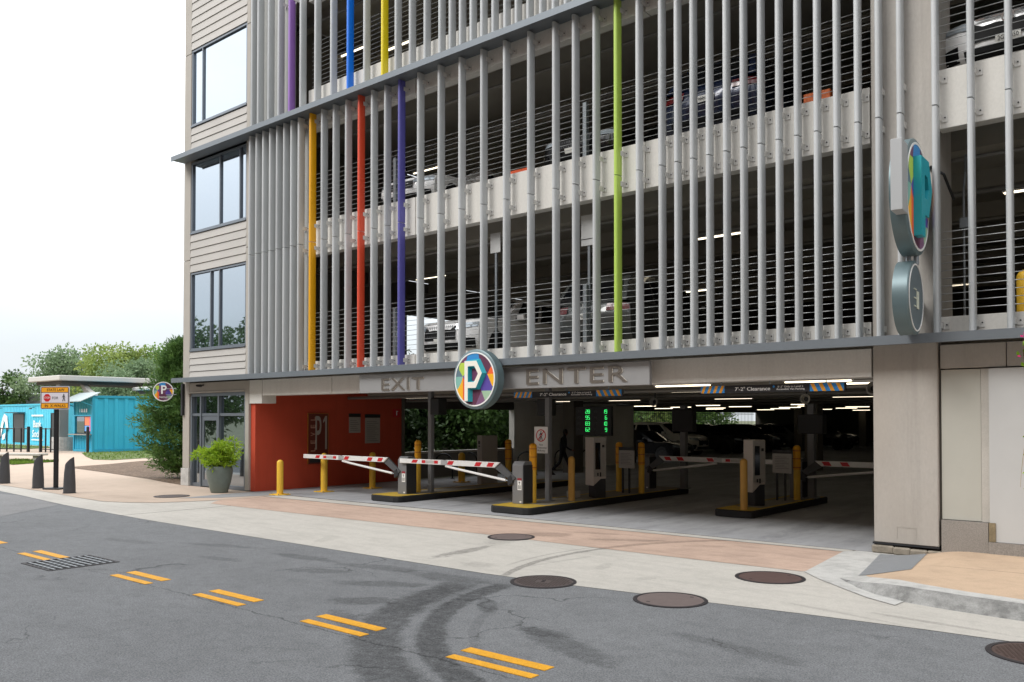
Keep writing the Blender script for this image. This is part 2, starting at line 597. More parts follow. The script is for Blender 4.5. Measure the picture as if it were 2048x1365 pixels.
M['asphalt'] = ground_mat('asphalt', (0.170, 0.176, 0.182), 0.36, 70.0,
    [(0.35, 0.07, None), (1.6, 0.07, (1, 1.3, 1, 0.4)), (6.0, 0.09, None)], 0.6, speck=(95.0, 0.8), cracks=0.45, seam=-8.22,
    arcs=[(-3.1, -5.2, 3.60, 0.15, -3.14, -1.7, 0.66), (-3.15, -5.25, 4.02, 0.26, -3.1, -1.75, 0.6), (-2.6, -4.9, 4.5, 0.30, -3.0, -2.55, 0.24),
          (-3.0, -5.3, 3.2, 0.06, -2.9, -2.0, 0.22)],
    spots=[(-6.1, -6.45, 0.5, 0.13, -0.75, 0.43), (-4.95, -6.95, 0.36, 0.16, 0.1, 0.43), (-4.5, -7.2, 0.95, 0.22, -0.35, 0.41),
           (-7.9, -6.35, 0.7, 0.22, 0.5, 0.38), (-7.3, -7.1, 0.5, 0.25, 0.7, 0.43), (-8.7, -5.6, 0.9, 0.22, 0.2, 0.36),
           (-10.2, -5.75, 0.8, 0.18, 0.1, 0.38), (-12.2, -5.9, 0.9, 0.16, 0.3, 0.30), (-6.75, -7.85, 0.55, 0.16, -0.5, 0.38),
           (-9.2, -6.3, 0.6, 0.2, 0.4, 0.32), (-11.1, -6.6, 0.5, 0.14, 0.2, 0.28), (-3.3, -6.3, 0.8, 0.18, -0.2, 0.30),
           (-2.6, -7.0, 0.5, 0.15, 0.3, 0.27), (-13.8, -6.6, 0.8, 0.15, 0.2, 0.24), (-7.6, -5.55, 0.9, 0.25, 0.1, 0.38)])
M['asphalt_pale'] = ground_mat('worn_asphalt', (0.21, 0.21, 0.212), 0.25, 60.0, [(0.8, 0.10, None)], 0.3, speck=(80.0, 0.3))
M['apron'] = ground_mat('apron_concrete', (0.47, 0.448, 0.407), 0.07, 60.0,
    [(0.5, 0.06, None), (2.0, 0.07, (0.5, 2.0, 1, 0.25)), (7.0, 0.05, None)], 0.12,
    arcs=[(-3.2, -3.2, -4.29, 0.065, -0.75, 0.5, 0.52), (-3.5, -3.3, -4.2, 0.03, -0.7, 0.3, 0.3)],
    spots=[(-8.85, -3.9, 0.16, 0.85, 0.1, 0.5), (-9.1, -2.75, 0.3, 0.4, 0.2, 0.22), (-7.9, -4.6, 0.3, 0.25, 0.2, 0.2),
           (-6.5, -3.6, 0.12, 0.3, 0.3, 0.18), (-5.6, -4.0, 0.12, 0.25, -0.3, 0.16), (-11.5, -4.4, 0.2, 0.5, 0.5, 0.14),
           (-7.2, -3.6, 0.05, 0.9, -0.15, 0.2), (-2.2, -4.2, 0.8, 0.06, -0.1, 0.28), (-3.1, -4.35, 0.9, 0.05, -0.2, 0.2)])
M['pink'] = ground_mat('pink_concrete', (0.47, 0.345, 0.275), 0.06, 60.0,
    [(0.6, 0.10, None), (2.2, 0.10, (0.6, 2.2, 1, 0.2)), (8.0, 0.05, None)], 0.12,
    arcs=[(-3.2, -3.2, -4.29, 0.09, -0.9, 0.5, 0.42)],
    spots=[(-9.0, -1.6, 0.5, 0.35, 0.5, 0.36), (-7.6, -1.3, 0.8, 0.16, 0.5, 0.36), (-8.4, -0.9, 0.7, 0.12, 0.3, 0.34),
           (-6.3, -1.1, 0.5, 0.14, 0.6, 0.2), (-10.6, -1.3, 0.4, 0.12, 0.6, 0.14), (-5.6, -1.7, 0.4, 0.12, 0.5, 0.16)])
M['strip'] = ground_mat('pale_strip_concrete', (0.47, 0.45, 0.41), 0.05, 60.0, [(1.2, 0.10, None)], 0.1)
M['sidewalk'] = ground_mat('tan_sidewalk', (0.47, 0.375, 0.30), 0.06, 60.0, [(0.4, 0.06, None), (2.5, 0.05, None)], 0.1,
    spots=[(-21.5, -3.0, 1.6, 0.3, 0.1, 0.08)])
M['orange_walk'] = ground_mat('orange_sidewalk', (0.52, 0.385, 0.272), 0.06, 70.0, [(0.9, 0.10, None), (5.0, 0.06, None)], 0.15,
    arcs=[(-1.3, -14.2, 12.75, 0.02, 1.45, 1.75, 0.4)], spots=[(-1.6, -2.6, 0.12, 0.16, 0, 0.2), (-1.0, -1.55, 0.7, 0.05, -0.2, 0.35)])
M['curb'] = ground_mat('curb_concrete', (0.48, 0.475, 0.455), 0.07, 60.0, [(1.5, 0.14, None), (6.0, 0.10, None)], 0.2)
M['paver'] = ground_mat('grey_pavers', (0.27, 0.275, 0.28), 0.08, 60.0, [(2.0, 0.10, None)], 0.2)
M['soil'] = ground_mat('mulch', (0.155, 0.108, 0.075), 0.5, 14.0, [(1.2, 0.2, None), (5.0, 0.3, None)], 0.9)
M['lawn'] = ground_mat('lawn', (0.115, 0.15, 0.048), 0.3, 12.0, [(0.5, 0.25, None), (2.5, 0.2, None)], 0.8)
M['earth'] = ground_mat('open_ground', (0.12, 0.13, 0.075), 0.2, 4.0, [(0.05, 0.2, None)], 0.5)
M['floor_in'] = ground_mat('garage_floor', (0.36, 0.365, 0.378), 0.06, 60.0, [(0.9, 0.16, (2.2, 0.35, 1)), (3.0, 0.10, (1.5, 0.6, 1)), (0.4, 0.10, None)], 0.1, rough=0.7,
    spots=[(-13.6, 3.0, 0.25, 3.0, 0.0, 0.3), (-14.6, 3.2, 0.25, 3.0, 0.05, 0.25), (-9.9, 3.5, 0.3, 3.5, 0.0, 0.35), (-8.8, 3.6, 0.25, 3.2, 0.05, 0.3), (-5.9, 3.2, 0.3, 3.2, 0.0, 0.3), (-9.2, 7.5, 1.4, 0.8, 0.3, 0.3)])
M['iron'] = mat('cast_iron', '#5b5250', 0.6, metal=0.3, var=0.15, scale=12, bump=0.3, bscale=60)
M['iron_dk'] = mat('cast_iron_frame', '#393537', 0.65, metal=0.3, var=0.2, scale=10)
M['line'] = mat('yellow_line_paint', '#dfa22c', 0.65, var=0.12, scale=7, var2=0.16, scale2=70, bump=0.2, bscale=80, spec=0.3)

def sheet(name, pts, z, m, parent=None, kind='structure', h=None):
    """Flat ground sheet; h gives it a thickness downwards."""
    b = MB()
    if h: b.prism(pts, 'z', z - h, z)
    else: b.poly([(x, y, z) for x, y in pts])
    o = b.build(name, m, parent)
    if kind and not parent: struct(o, kind)
    return o

# ------------------------------------------------------------------ ground
sheet('ground', [(-700, -700), (700, -700), (700, 700), (-700, 700)], -0.05, M['earth'])
asph_edge = [(-140, -4.1), (-60, -4.1), (-30, -4.15), (-26.1, -4.32), (-24.1, -4.47), (-21.9, -4.69), (-20.2, -4.84), (-18.6, -4.9), (-16.1, -5.0), (-10.2, -5.03),
             (-7.4, -5.04), (-6.0, -4.94), (-5.2, -4.84), (-4.3, -4.76), (-3.4, -4.64), (-2.2, -4.53), (-1.4, -4.5), (40, -4.5)]
road = sheet('road', asph_edge + [(40, -21), (-140, -21)], -0.012, M['asphalt'])
sheet('crosswalk_band', [(-24.3, -4.52), (-21.4, -4.78), (-20.9, -4.86), (-19.35, -6.6), (-16.6, -9.4), (-13.2, -12.8), (-17.5, -13.5), (-27.5, -5.2)], -0.008, M['asphalt_pale'], road)
# apron slab reaches under everything up to the building
sheet('apron', asph_edge[::-1] + [(-140, -2.0), (-40, -2.5), (-19, 0.0), (40, 0.0)], -0.008, M['apron'])
pink_edge = [(-18.9, -2.0), (-18.43, -2.44), (-16, -2.42), (-13.4, -2.37), (-10.0, -2.26), (-8.3, -2.3), (-5.9, -2.31), (-4.3, -2.27)]
sheet('pink_paving', pink_edge + [(-4.18, -2.1), (-4.42, -0.24), (-19.0, -0.62), (-19.3, -1.2)], -0.004, M['pink'])
sheet('threshold_strip', [(-19.0, -0.60), (-4.42, -0.23), (-4.35, -0.02), (-19.0, -0.08)], 0.0, M['strip'])
# joints cut across the apron
jm = mat('joint_dark', '#4a4640', 0.9)
jb = MB()
for x in (-17.6,):
    jb.box(x, x + 0.008, -4.98, -2.33, -0.0082, -0.0055)
struct(jb.build('paving_joints', jm), 'structure')
# left pavement
swalk = [(-140, -3.3), (-60, -3.4), (-28.5, -3.5), (-24.3, -3.66), (-22.4, -3.82), (-20.9, -3.86), (-20.2, -3.62), (-19.57, -3.2), (-19.1, -2.2),
         (-18.98, -1.6), (-18.96, -0.3), (-20.2, 0.0), (-24.2, 0.0), (-24.2, 8.0), (-50, 30), (-140, 30)]
sheet('pavement', swalk, 0.0, M['sidewalk'])
sheet('grey_paver_band', [(-20.2, -2.3), (-19.5, -1.5), (-19.15, -0.5), (-19.1, 0.06), (-20.4, 0.0), (-20.35, -1.1)], 0.004, M['paver'])
sheet('mulch_bed', [(-36.5, 1.75), (-37.5, 3.8), (-39.3, 6.3), (-36, 9), (-24.25, 9), (-24.25, -0.02), (-25.6, 0.2), (-27.5, 0.6), (-32.2, 1.25)], 0.012, M['soil'])
lawns = [[(-51.2, 8.6), (-52.0, 13), (-49, 20), (-38, 16), (-41.8, 7.6), (-41.1, 5.75), (-42.3, 5.35), (-46, 6.6)],
         [(-40.2, 1.0), (-41.6, 3.5), (-44.8, 2.8), (-43.3, 1.5)],
         [(-60, 8.4), (-62, 11.8), (-80, 12.0), (-92, 4), (-70, 5)]]
for p in lawns: sheet('lawn', p, 0.014, M['lawn'])
def grass(name, polys, n, hgt):
    """Short blades scattered over the lawns."""
    vs, fs = [], []
    for p in polys:
        P = np.array(p)
        lo, hi = P.min(0), P.max(0)
        c = 0
        while c < n:
            x, y = lo + (hi - lo) * rng.random(2)
            ins = False
            for i in range(len(p)):
                (x1, y1), (x2, y2) = p[i], p[(i + 1) % len(p)]
                if (y1 > y) != (y2 > y) and x < (x2 - x1) * (y - y1) / (y2 - y1) + x1: ins = not ins
            if not ins: continue
            c += 1
            a, h = rng.random() * 6.28, hgt * (0.5 + rng.random())
            dx, dy = 0.02 * cos(a), 0.02 * sin(a)
            lx, ly = 0.5 * h * (rng.random(2) - 0.5)
            o = len(vs)
            vs += [(x - dx, y - dy, 0.012), (x + dx, y + dy, 0.012), (x + lx, y + ly, 0.012 + h)]
            fs.append((o, o + 1, o + 2))
    b = MB()
    b.v, b.f = vs, fs
    o = b.build(name, leaf_mat('grass_blades', '#4a6a22', '#7f9a3c', '#a8ab5c', 0.8, 0.2))
    struct(o, 'stuff')
    o['label'] = 'short mown grass on the lawns beside the blue containers'
grass('grass', lawns, 2600, 0.09)

# ------------------------------------------------------------------ lane markings (two short bars per dash)
marks = [(-4.62, -7.98), (-6.62, -8.0), (-8.62, -8.02), (-10.55, -8.07), (-13.35, -8.14), (-15.6, -8.17)]
for i, (cx, cy) in enumerate(marks):
    L_ = 0.92 if i < 4 else 1.0
    for k, (dy, dx) in enumerate(((0.13, -0.02), (-0.11, 0.02))):
        w = 0.105 if k else 0.13
        b = MB()
        b.box(cx + dx - L_ / 2, cx + dx + L_ / 2, cy + dy - w / 2, cy + dy + w / 2, -0.011, -0.006)
        b.build('lane_marking', M['line'], road)

# ------------------------------------------------------------------ right pavement with kerb, flush at the corner and rising to the right
def rise(x, y):
    t = min(max((x + 3.75) / 1.0, 0.0), 1.0)
    return 0.135 * t * t * (3 - 2 * t)
def ramp_sheet(name, pts, dz, m, n=1):
    """Sheet following the rise; outline subdivided so it stays smooth."""
    bm = bmesh.new()
    vs = [bm.verts.new((x, y, 0)) for x, y in pts]
    bm.faces.new(vs)
    lo, hi = min(p[0] for p in pts), max(p[0] for p in pts)
    x = lo + 0.12
    while x < min(hi, -2.6):
        g = bm.verts[:] + bm.edges[:] + bm.faces[:]
        bmesh.ops.bisect_plane(bm, geom=g, plane_co=(x, 0, 0), plane_no=(1, 0, 0))
        x += 0.12
    for v in bm.verts: v.co.z = rise(v.co.x, v.co.y) + dz
    bmesh.ops.recalc_face_normals(bm, faces=bm.faces)
    if bm.faces[:] and bm.faces[:][0].normal.z < 0: bmesh.ops.reverse_faces(bm, faces=bm.faces)
    me = bpy.data.meshes.new(name)
    bm.to_mesh(me)
    bm.free()
    return struct(link(name, me, m))
M['kerb_face'] = ground_mat('kerb_face', (0.29, 0.29, 0.28), 0.10, 60.0, [(1.5, 0.35, (1, 1, 3)), (6.0, 0.25, None)], 0.3)  # darker than the top: the face's shade is put into the colour, with stains
kerb_top = [(-3.72, -2.46), (-3.52, -2.66), (-3.3, -2.86), (-3.0, -3.1), (-2.7, -3.24), (-2.2, -3.34), (-1.5, -3.42), (0, -3.48), (40, -3.5)]
kerb_in = [(-3.5, -2.2), (-3.4, -2.38), (-3.18, -2.6), (-2.92, -2.82), (-2.62, -2.99), (-2.15, -3.12), (-1.45, -3.22), (0, -3.28), (40, -3.3)]
kerb_out = [(-3.76, -2.5), (-3.58, -2.74), (-3.38, -2.96), (-3.08, -3.22), (-2.76, -3.38), (-2.22, -3.5), (-1.5, -3.58), (0, -3.64), (40, -3.66)]
kb = MB()
kz = lambda p: rise(p[0], p[1]) * 1.0
top = [(x, y, kz((x, y)) + 0.004) for x, y in kerb_top]
kb.quad_strip([(x, y, rise(x, y) + 0.006) for x, y in kerb_in], top)
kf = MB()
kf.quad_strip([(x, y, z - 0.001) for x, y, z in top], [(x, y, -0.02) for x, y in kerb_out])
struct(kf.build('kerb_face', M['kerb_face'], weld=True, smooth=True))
struct(kb.build('kerb', M['curb'], weld=True, smooth=True))
ramp_sheet('orange_pavement', kerb_in + [(40, 0.0), (-3.0, 0.0), (-3.42, -0.02)], 0.0, M['orange_walk'])
ramp_sheet('kerb_ramp', [(-4.22, -2.25), (-4.42, -0.22), (-4.3, 0.0), (-3.46, 0.0), (-3.5, -2.2), (-3.74, -2.48), (-3.6, -2.76), (-3.4, -2.98), (-3.1, -3.24),
            (-2.78, -3.4), (-2.74, -3.62), (-3.0, -3.5), (-3.4, -3.2), (-3.8, -2.8)][::1], 0.0, M['strip']) if False else None
sheet('kerb_ramp', [(-4.24, -2.29), (-4.44, -0.22), (-4.3, 0.0), (-3.6, 0.0), (-3.6, -2.3), (-3.0, -3.1), (-2.72, -3.36), (-2.74, -3.64), (-3.1, -3.42), (-3.45, -3.1), (-3.9, -2.68)], 0.0, M['curb'])
# tactile pad with raised bars
pad_a, pad_b, pad_c, pad_d = Vector((-3.93, -0.16)), Vector((-3.30, -0.10)), Vector((-3.04, -1.88)), Vector((-3.58, -2.22))
ramp_sheet('tactile_pad', [tuple(pad_a), tuple(pad_b), tuple(pad_c), tuple(pad_d)], 0.006, M['paver'])
tb = MB()
for i in range(15):
    t = (i + 0.5) / 15
    p, q = pad_a.lerp(pad_d, t), pad_b.lerp(pad_c, t)
    d = (pad_d - pad_a).normalized() * 0.022
    ring = []
    for s in range(7):
        c = p.lerp(q, 0.03 + 0.94 * s / 6)
        ring.append((c.x, c.y))
    tb.quad_strip([(x - d.x, y - d.y, rise(x, y) + 0.008) for x, y in ring], [(x, y, rise(x, y) + 0.016) for x, y in ring])
    tb.quad_strip([(x, y, rise(x, y) + 0.016) for x, y in ring], [(x + d.x, y + d.y, rise(x, y) + 0.008) for x, y in ring])
struct(tb.build('tactile_bars', mat('tactile_bar', '#7f8183', 0.8)))

# ------------------------------------------------------------------ manhole covers and the storm grate
def manhole(x, y, r, z, label, mtl, style):
    t = thing('manhole_cover', label, 'manhole cover', (x, y, z), 0.4, 'manhole covers')
    MB().lathe([(r, -0.01), (r, 0.004), (r * 0.90, 0.005), (r * 0.895, -0.004)], n=40).build('frame_ring', M['iron_dk'], t)
    b = MB()
    b.lathe([(r * 0.885, -0.006), (r * 0.885, 0.003), (r * 0.86, 0.0045), (0.0, 0.0045)], n=40)
    b.build('lid', mtl, t)
    g = MB()
    if style == 'grid':
        n = 9
        for i in range(-n, n + 1):
            for j in range(-n, n + 1):
                u, v = i * r * 0.088, j * r * 0.088
                if u * u + v * v < (r * 0.80) ** 2 and not (abs(u) < r * 0.2 and abs(v) < r * 0.2):
                    s = r * 0.027
                    g.box(u - s, u + s, v - s, v + s, 0.004, 0.0085)
        g.build('tread_pattern', mtl, t)
        text('cast_lettering', 'S', M['iron_dk'], t, (0, 0, 0.0065), r * 0.22, rot=(0, 0, pi), ex=0.004)
    else:
        for k in range(2):
            a = 0.7 + pi * k
            g.box(cos(a) * r * 0.7 - 0.02, cos(a) * r * 0.7 + 0.02, sin(a) * r * 0.7 - 0.012, sin(a) * r * 0.7 + 0.012, 0.003, 0.006)
        g.build('pick_hole', M['iron_dk'], t)
    return t
ir2 = mat('pinkish_iron', '#726663', 0.6, metal=0.2, var=0.12, scale=8, bump=0.2)
manhole(-20.83, -2.12, 0.44, 0.005, 'round iron manhole cover in the tan pavement near the planter', M['iron'], 'plain')
manhole(-9.29, -2.25, 0.40, 0.0, 'smooth round cover where the pale and pink concrete meet', ir2, 'plain')
manhole(-6.46, -5.0, 0.41, -0.006, 'dark patterned manhole cover on the edge of the asphalt', M['iron'], 'grid')
manhole(-4.74, -4.92, 0.41, -0.006, 'large smooth grey-pink manhole cover beside the asphalt edge', ir2, 'plain')
manhole(-4.43, -2.95, 0.43, -0.004, 'brown manhole cover beside the pale kerb ramp', mat('brown_iron', '#5e4b47', 0.6, metal=0.2, var=0.12, scale=8), 'plain')
manhole(-1.22, -4.84, 0.42, -0.006, 'round manhole cover cut by the right edge of the photo', mat('brown_iron2', '#54443f', 0.6, metal=0.2, var=0.2, scale=8), 'grid')
M['bar'] = mat('worn_bar_steel', '#8b9094', 0.45, metal=0.3, var=0.1, scale=9)
t = thing('storm_grate', 'rectangular steel storm drain grate in the asphalt by the yellow dashes', 'drain grate', (-12.38, -8.14, -0.012))
MB().box(-0.47, 0.47, -0.47, 0.47, -0.0005, 0.002).build('pit_shade', mat('pit_shade_black', '#0b0b0c', 0.95), t)  # black sheet on the road, painted as the dark inside the drain
fb = MB()
fb.box(-0.47, 0.47, -0.47, -0.43, 0.001, 0.008).box(-0.47, 0.47, 0.43, 0.47, 0.001, 0.008).box(-0.47, -0.43, -0.43, 0.43, 0.001, 0.008).box(0.43, 0.47, -0.43, 0.43, 0.001, 0.008)
fb.build('grate_frame', M['iron_dk'], t)
for i in range(9):
    y = -0.38 + i * 0.095
    MB().box(-0.43, 0.43, y - 0.0125, y + 0.0125, 0.003, 0.011).build('grate_bar', M['bar'], t)
for x in (-0.29, -0.145, 0.0, 0.145, 0.29):
    MB().box(x - 0.006, x + 0.006, -0.43, 0.43, 0.0025, 0.0075).build('cross_bar', M['bar'], t)
# ================================================================== THE PARKING GARAGE
G = thing('parking_garage', 'pale concrete parking garage screened with silver and coloured vertical louvers', 'parking garage', (0, 0, 0))
def part(name, m, *boxes, parent=G, bevel=0.0, label=None):
    b = MB()
    for x in boxes: b.box(*x)
    o = b.build(name, m, parent, bevel=bevel)
    if label: o['label'] = label
    return o
XR = 16.0                      # right end of what is built of the front
XL = -18.0                     # left end of the open floors
C0, C1 = -4.05, -3.16          # the big column
# -- header beam over the entrance, in cast panels with open joints
for a, c in ((-20.0, -17.02), (-17.0, -13.0), (-12.98, -8.52), (-8.5, C0 - 0.03)):
    part('header_panel', M['conc'], (a, c, 0.0, 0.45, 2.63, 3.06), bevel=0.006)
part('header_return', M['conc'], (-20.62, -20.02, 0.0, 0.45, 2.42, 3.06))
part('header_panel', M['conc_side'], (C1 + 0.03, -2.3, 0.0, 0.4, 2.72, 3.06), bevel=0.006)
part('header_panel', M['conc_side'], (-2.29, XR, 0.0, 0.4, 2.72, 3.06), bevel=0.006)
# -- big column, full height, with the groove each side
part('column', M['conc_side'], (C0, C1, -0.03, 0.9, 0.16, 17.0), bevel=0.01)
part('column_joint', mat('joint_grey', '#55524d', 0.9), (C0 - 0.025, C0 - 0.003, 0.05, 0.5, 0.02, 17.0), (C1 + 0.003, C1 + 0.03, 0.05, 0.3, 0.3, 3.0))
part('column_shoe', M['dark'], (C0 - 0.02, C1 + 0.01, -0.045, 0.3, 0.135, 0.158))
sb = MB()
x = C0 - 0.03
while x < C1:
    w = 0.22 + 0.3 * random.random()
    sb.box(x, min(x + w, C1 + 0.05), -0.06 - 0.05 * random.random(), 0.3, 0.0, 0.10 + 0.03 * random.random())
    x += w - 0.01
sb.build('mortar_bed', mat('rough_mortar', '#8d8578', 0.95, var=0.3, scale=9, bump=0.9, bscale=18), G, bevel=0.02)
# outline of an access hatch near the column foot
hb = MB()
for q in ((-3.73, -3.72, 0.24, 0.40), (-3.47, -3.46, 0.24, 0.40), (-3.73, -3.46, 0.40, 0.412)):
    hb.box(q[0], q[1], -0.034, -0.0315, q[2], q[3])
hb.build('hatch_outline', M['trim'], G)
# -- wall to the right of the column: stone base, rendered panels
part('wall_panel', mat('render_greenish', '#b3b2a9', 0.8, var=0.05, scale=1.2, spec=0.2), (C1 + 0.035, -2.62, 0.03, 0.4, 0.565, 2.70))
part('wall_fin', M['strip'], (-2.615, -2.515, 0.02, 0.4, 0.56, 2.70))
part('wall_panel', mat('render_pale', '#bbbcbb', 0.8, var=0.04, scale=1.2, spec=0.2), (-2.51, XR, -0.02, 0.4, 0.30, 2.70))
part('stone_base', mat('granite_base', '#918c86', 0.7, var=0.08, scale=2, var2=0.25, scale2=70, spec=0.3), (C1 + 0.035, -2.53, -0.03, 0.4, 0.0, 0.555))
part('stone_base', MATS['granite_base'], (-2.525, XR, -0.05, 0.4, 0.0, 0.295))
part('exposed_block', mat('exposed_block', '#8a7d63', 0.95, var=0.3, scale=12, bump=0.8), (-2.52, -2.44, -0.04, -0.022, 0.30, 0.56))
# -- ledges (horizontal shelves at the first and third floor)
for z0, z1, xl in ((3.065, 3.20, -24.0), (9.70, 9.84, -24.1)):
    b = MB()
    b.box(xl, XR, -0.46, -0.03, z0 + 0.03, z1)
    b.box(xl, XR, -0.47, -0.44, z0, z1 - 0.004)
    b.build('ledge', M['ledge'], G)
# -- edge beams of the upper floors
def spandrel(z0, z1):
    for a, c in ((XL, -14.03), (-14.01, -8.02), (-8.0, C0 - 0.03)):
        part('spandrel', M['conc'], (a, c, 0.0, 0.22, z0, z1), bevel=0.006)
    part('spandrel', M['conc'], (C1 + 0.03, XR, 0.0, 0.22, z0, z1), bevel=0.006)
spandrel(3.21, 3.46)
spandrel(6.17, 7.03)
spandrel(9.40, 10.45)
spandrel(12.75, 13.85)
# -- solid wall behind the closely set louvers on the left
part('closed_wall', mat('closed_wall_grey', '#a3a4a1', 0.8, var=0.06, streak=0.05), (-20.6, XL, 0.02, 0.25, 3.21, 9.69))
part('closed_wall', MATS['closed_wall_grey'], (-20.6, -18.9, 0.02, 0.25, 9.85, 17.0))
# -- floors, ceilings, ribs
floors = [(3.02, 3.24), (6.52, 6.92), (10.0, 10.22), (13.4, 13.62)]
for z0, z1 in floors:
    part('floor_slab', M['ceil'], (-20.4, XR, 0.24, 19.0, z0, z1))
    rb = MB()
    for i in range(7):
        y = 1.35 + i * 2.6
        rb.box(-20.3, XR, y, y + 0.22, z0 - 0.32, z0 - 0.002)
    rb.build('ceiling_beam', M['ceil'], G)
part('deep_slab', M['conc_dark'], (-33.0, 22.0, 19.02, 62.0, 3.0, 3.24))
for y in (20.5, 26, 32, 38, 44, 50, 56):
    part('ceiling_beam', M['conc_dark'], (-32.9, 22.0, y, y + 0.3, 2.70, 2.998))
# -- walls inside
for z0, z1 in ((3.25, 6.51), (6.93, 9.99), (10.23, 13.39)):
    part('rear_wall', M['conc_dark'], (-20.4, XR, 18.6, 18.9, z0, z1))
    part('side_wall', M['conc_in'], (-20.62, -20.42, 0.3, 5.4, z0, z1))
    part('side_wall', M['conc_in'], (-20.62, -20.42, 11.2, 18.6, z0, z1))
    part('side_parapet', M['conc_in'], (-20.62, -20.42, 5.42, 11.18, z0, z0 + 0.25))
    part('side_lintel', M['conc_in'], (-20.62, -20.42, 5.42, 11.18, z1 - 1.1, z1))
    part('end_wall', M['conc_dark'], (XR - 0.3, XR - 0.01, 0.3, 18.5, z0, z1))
    # stair enclosure set back in the left corner
    part('stair_wall', M['conc_in'], (-20.4, -19.45, 4.6, 4.8, z0, z1))
part('red_wall', M['red'], (-20.62, -20.4, 0.05, 5.45, 0.003, 3.0))
part('red_wall_end', M['conc_in'], (-20.62, -20.4, 5.47, 5.6, 0.003, 3.0))
part('parapet', mat('parapet_concrete', '#7c7a76', 0.85, var=0.1, scale=1.5), (-20.75, -20.5, 5.62, 11.18, 0.003, 0.83))
part('parapet_cap', M['strip'], (-20.79, -20.46, 5.62, 11.18, 0.832, 0.90))
part('lintel', M['conc_dark'], (-20.7, -20.45, 5.62, 11.18, 2.33, 3.0))
part('grey_wall', mat('inner_wall', '#d6d4ce', 0.85, var=0.1, scale=0.8), (-20.7, -20.45, 11.2, 19.6, 0.003, 3.0))
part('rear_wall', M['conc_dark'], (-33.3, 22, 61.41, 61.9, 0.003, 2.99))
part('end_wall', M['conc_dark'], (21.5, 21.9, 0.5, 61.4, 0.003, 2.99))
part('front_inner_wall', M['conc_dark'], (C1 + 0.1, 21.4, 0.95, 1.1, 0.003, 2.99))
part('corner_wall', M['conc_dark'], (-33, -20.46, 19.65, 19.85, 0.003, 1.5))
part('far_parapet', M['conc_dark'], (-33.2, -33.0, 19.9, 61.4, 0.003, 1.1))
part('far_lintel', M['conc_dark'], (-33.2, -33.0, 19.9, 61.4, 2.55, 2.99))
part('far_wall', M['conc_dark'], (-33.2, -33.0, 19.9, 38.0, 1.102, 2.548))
for x, y in ((-18.6, 12.4), (-12.2, 19.4), (-4.2, 19.4), (4, 19.4), (-20, 38), (-10, 38), (0, 38), (10, 38), (-20, 50), (-4, 9.8), (4, 9.8)):
    part('inner_column', M['conc_in'], (x - 0.25, x + 0.25, y - 0.3, y + 0.3, 0.003, 2.69 if y > 19 else 3.0))
# garage floors
struct(part('garage_floor', M['floor_in'], (-20.45, 22, 0.0, 20.0, -0.2, 0.0), parent=None))
struct(part('garage_floor', M['floor_in'], (-33, 22, 20.003, 62, -0.2, 0.0), parent=None))
# joint where the garage floor begins
struct(part('floor_joint', jm, (-19.0, C0, -0.018, -0.003, -0.01, 0.0015), parent=None))
# ceiling of the ground floor: pipes and conduits running with the front
pb = MB()
for y, z, r in ((0.9, 2.74, 0.03), (3.2, 2.62, 0.045), (5.6, 2.58, 0.05), (8.8, 2.6, 0.04), (13.4, 2.6, 0.05), (18.0, 2.6, 0.05)):
    pb.cyl((-20.3, y, z), (21.0, y, z), r, n=8)
pb.build('sprinkler_pipe', mat('pipe_grey', '#7f7d78', 0.5, metal=0.3), G)
for z in (6.0, 9.5, 12.9):
    pb = MB()
    for y, r in ((1.0, 0.035), (2.9, 0.05), (4.9, 0.035)):
        pb.cyl((-20.2, y, z - 0.04 * y), (XR - 0.5, y, z - 0.04 * y), r, n=8)
    pb.build('ceiling_pipe', MATS['pipe_grey'], G)
# surface conduit round the column on the right
cb = MB()
cb.tube([(-3.02, 1.02, 3.5), (-3.02, 1.02, 5.5), (-2.98, 0.95, 5.75), (-2.9, 0.6, 5.9)], 0.018)
cb.box(-3.06, -2.94, 0.93, 1.05, 4.9, 5.05)
cb.build('conduit', M['steel'], G)
cb = MB()
cb.tube([(-3.36, 0.25, 5.62), (-3.2, -0.12, 5.62), (-3.05, -0.04, 5.5), (-3.0, 0.3, 5.2)], 0.02)
cb.build('sign_cable', M['black'], G)

# -- safety cables on the upper floors
for z in (3.46, 7.03, 10.45):
    for k in range(11):
        zz = z + 0.12 + 0.112 * k
        for a, c in ((XL, C0), (C1, XR)):
            MB().cyl((a, 0.11, zz), (c, 0.11, zz), 0.0055, n=5).build('safety_cable', M['cable'], G)
# galvanised posts behind the cables
for x in (-15.0, -9.52):
    for z in (3.46, 7.03):
        part('cable_post', M['steel'], (x - 0.045, x + 0.045, 0.24, 0.34, z - 0.2, z + 1.15), bevel=0.008)
        
# -- louvers: hollow fins 75 x 200 mm standing on the ledges
def fin_mesh(h):
    pts = []
    r, d = 0.0375, 0.205
    for i in range(7): pts.append((-r * cos(pi * i / 6), -d / 2 + r - r * sin(pi * i / 6)))
    for i in range(7): pts.append((r * cos(pi * i / 6), d / 2 - r + r * sin(pi * i / 6)))
    return MB().prism(pts, 'z', 0, h).mesh('louver', smooth=True)
def bracket_mesh():
    b = MB()
    b.box(0.036, 0.046, 0.02, 0.165, -0.045, 0.045)
    b.box(0.046, 0.115, 0.153, 0.165, -0.05, 0.05)
    b.box(-0.075, -0.036, 0.153, 0.165, -0.05, 0.05)
    return b.mesh('mounting_bracket')
def bolt_mesh():
    return MB().cyl((0.085, 0.153, 0.012), (0.085, 0.143, 0.012), 0.011, n=8).mesh('bolt')
BR, BO = bracket_mesh(), bolt_mesh()
FINS = {}
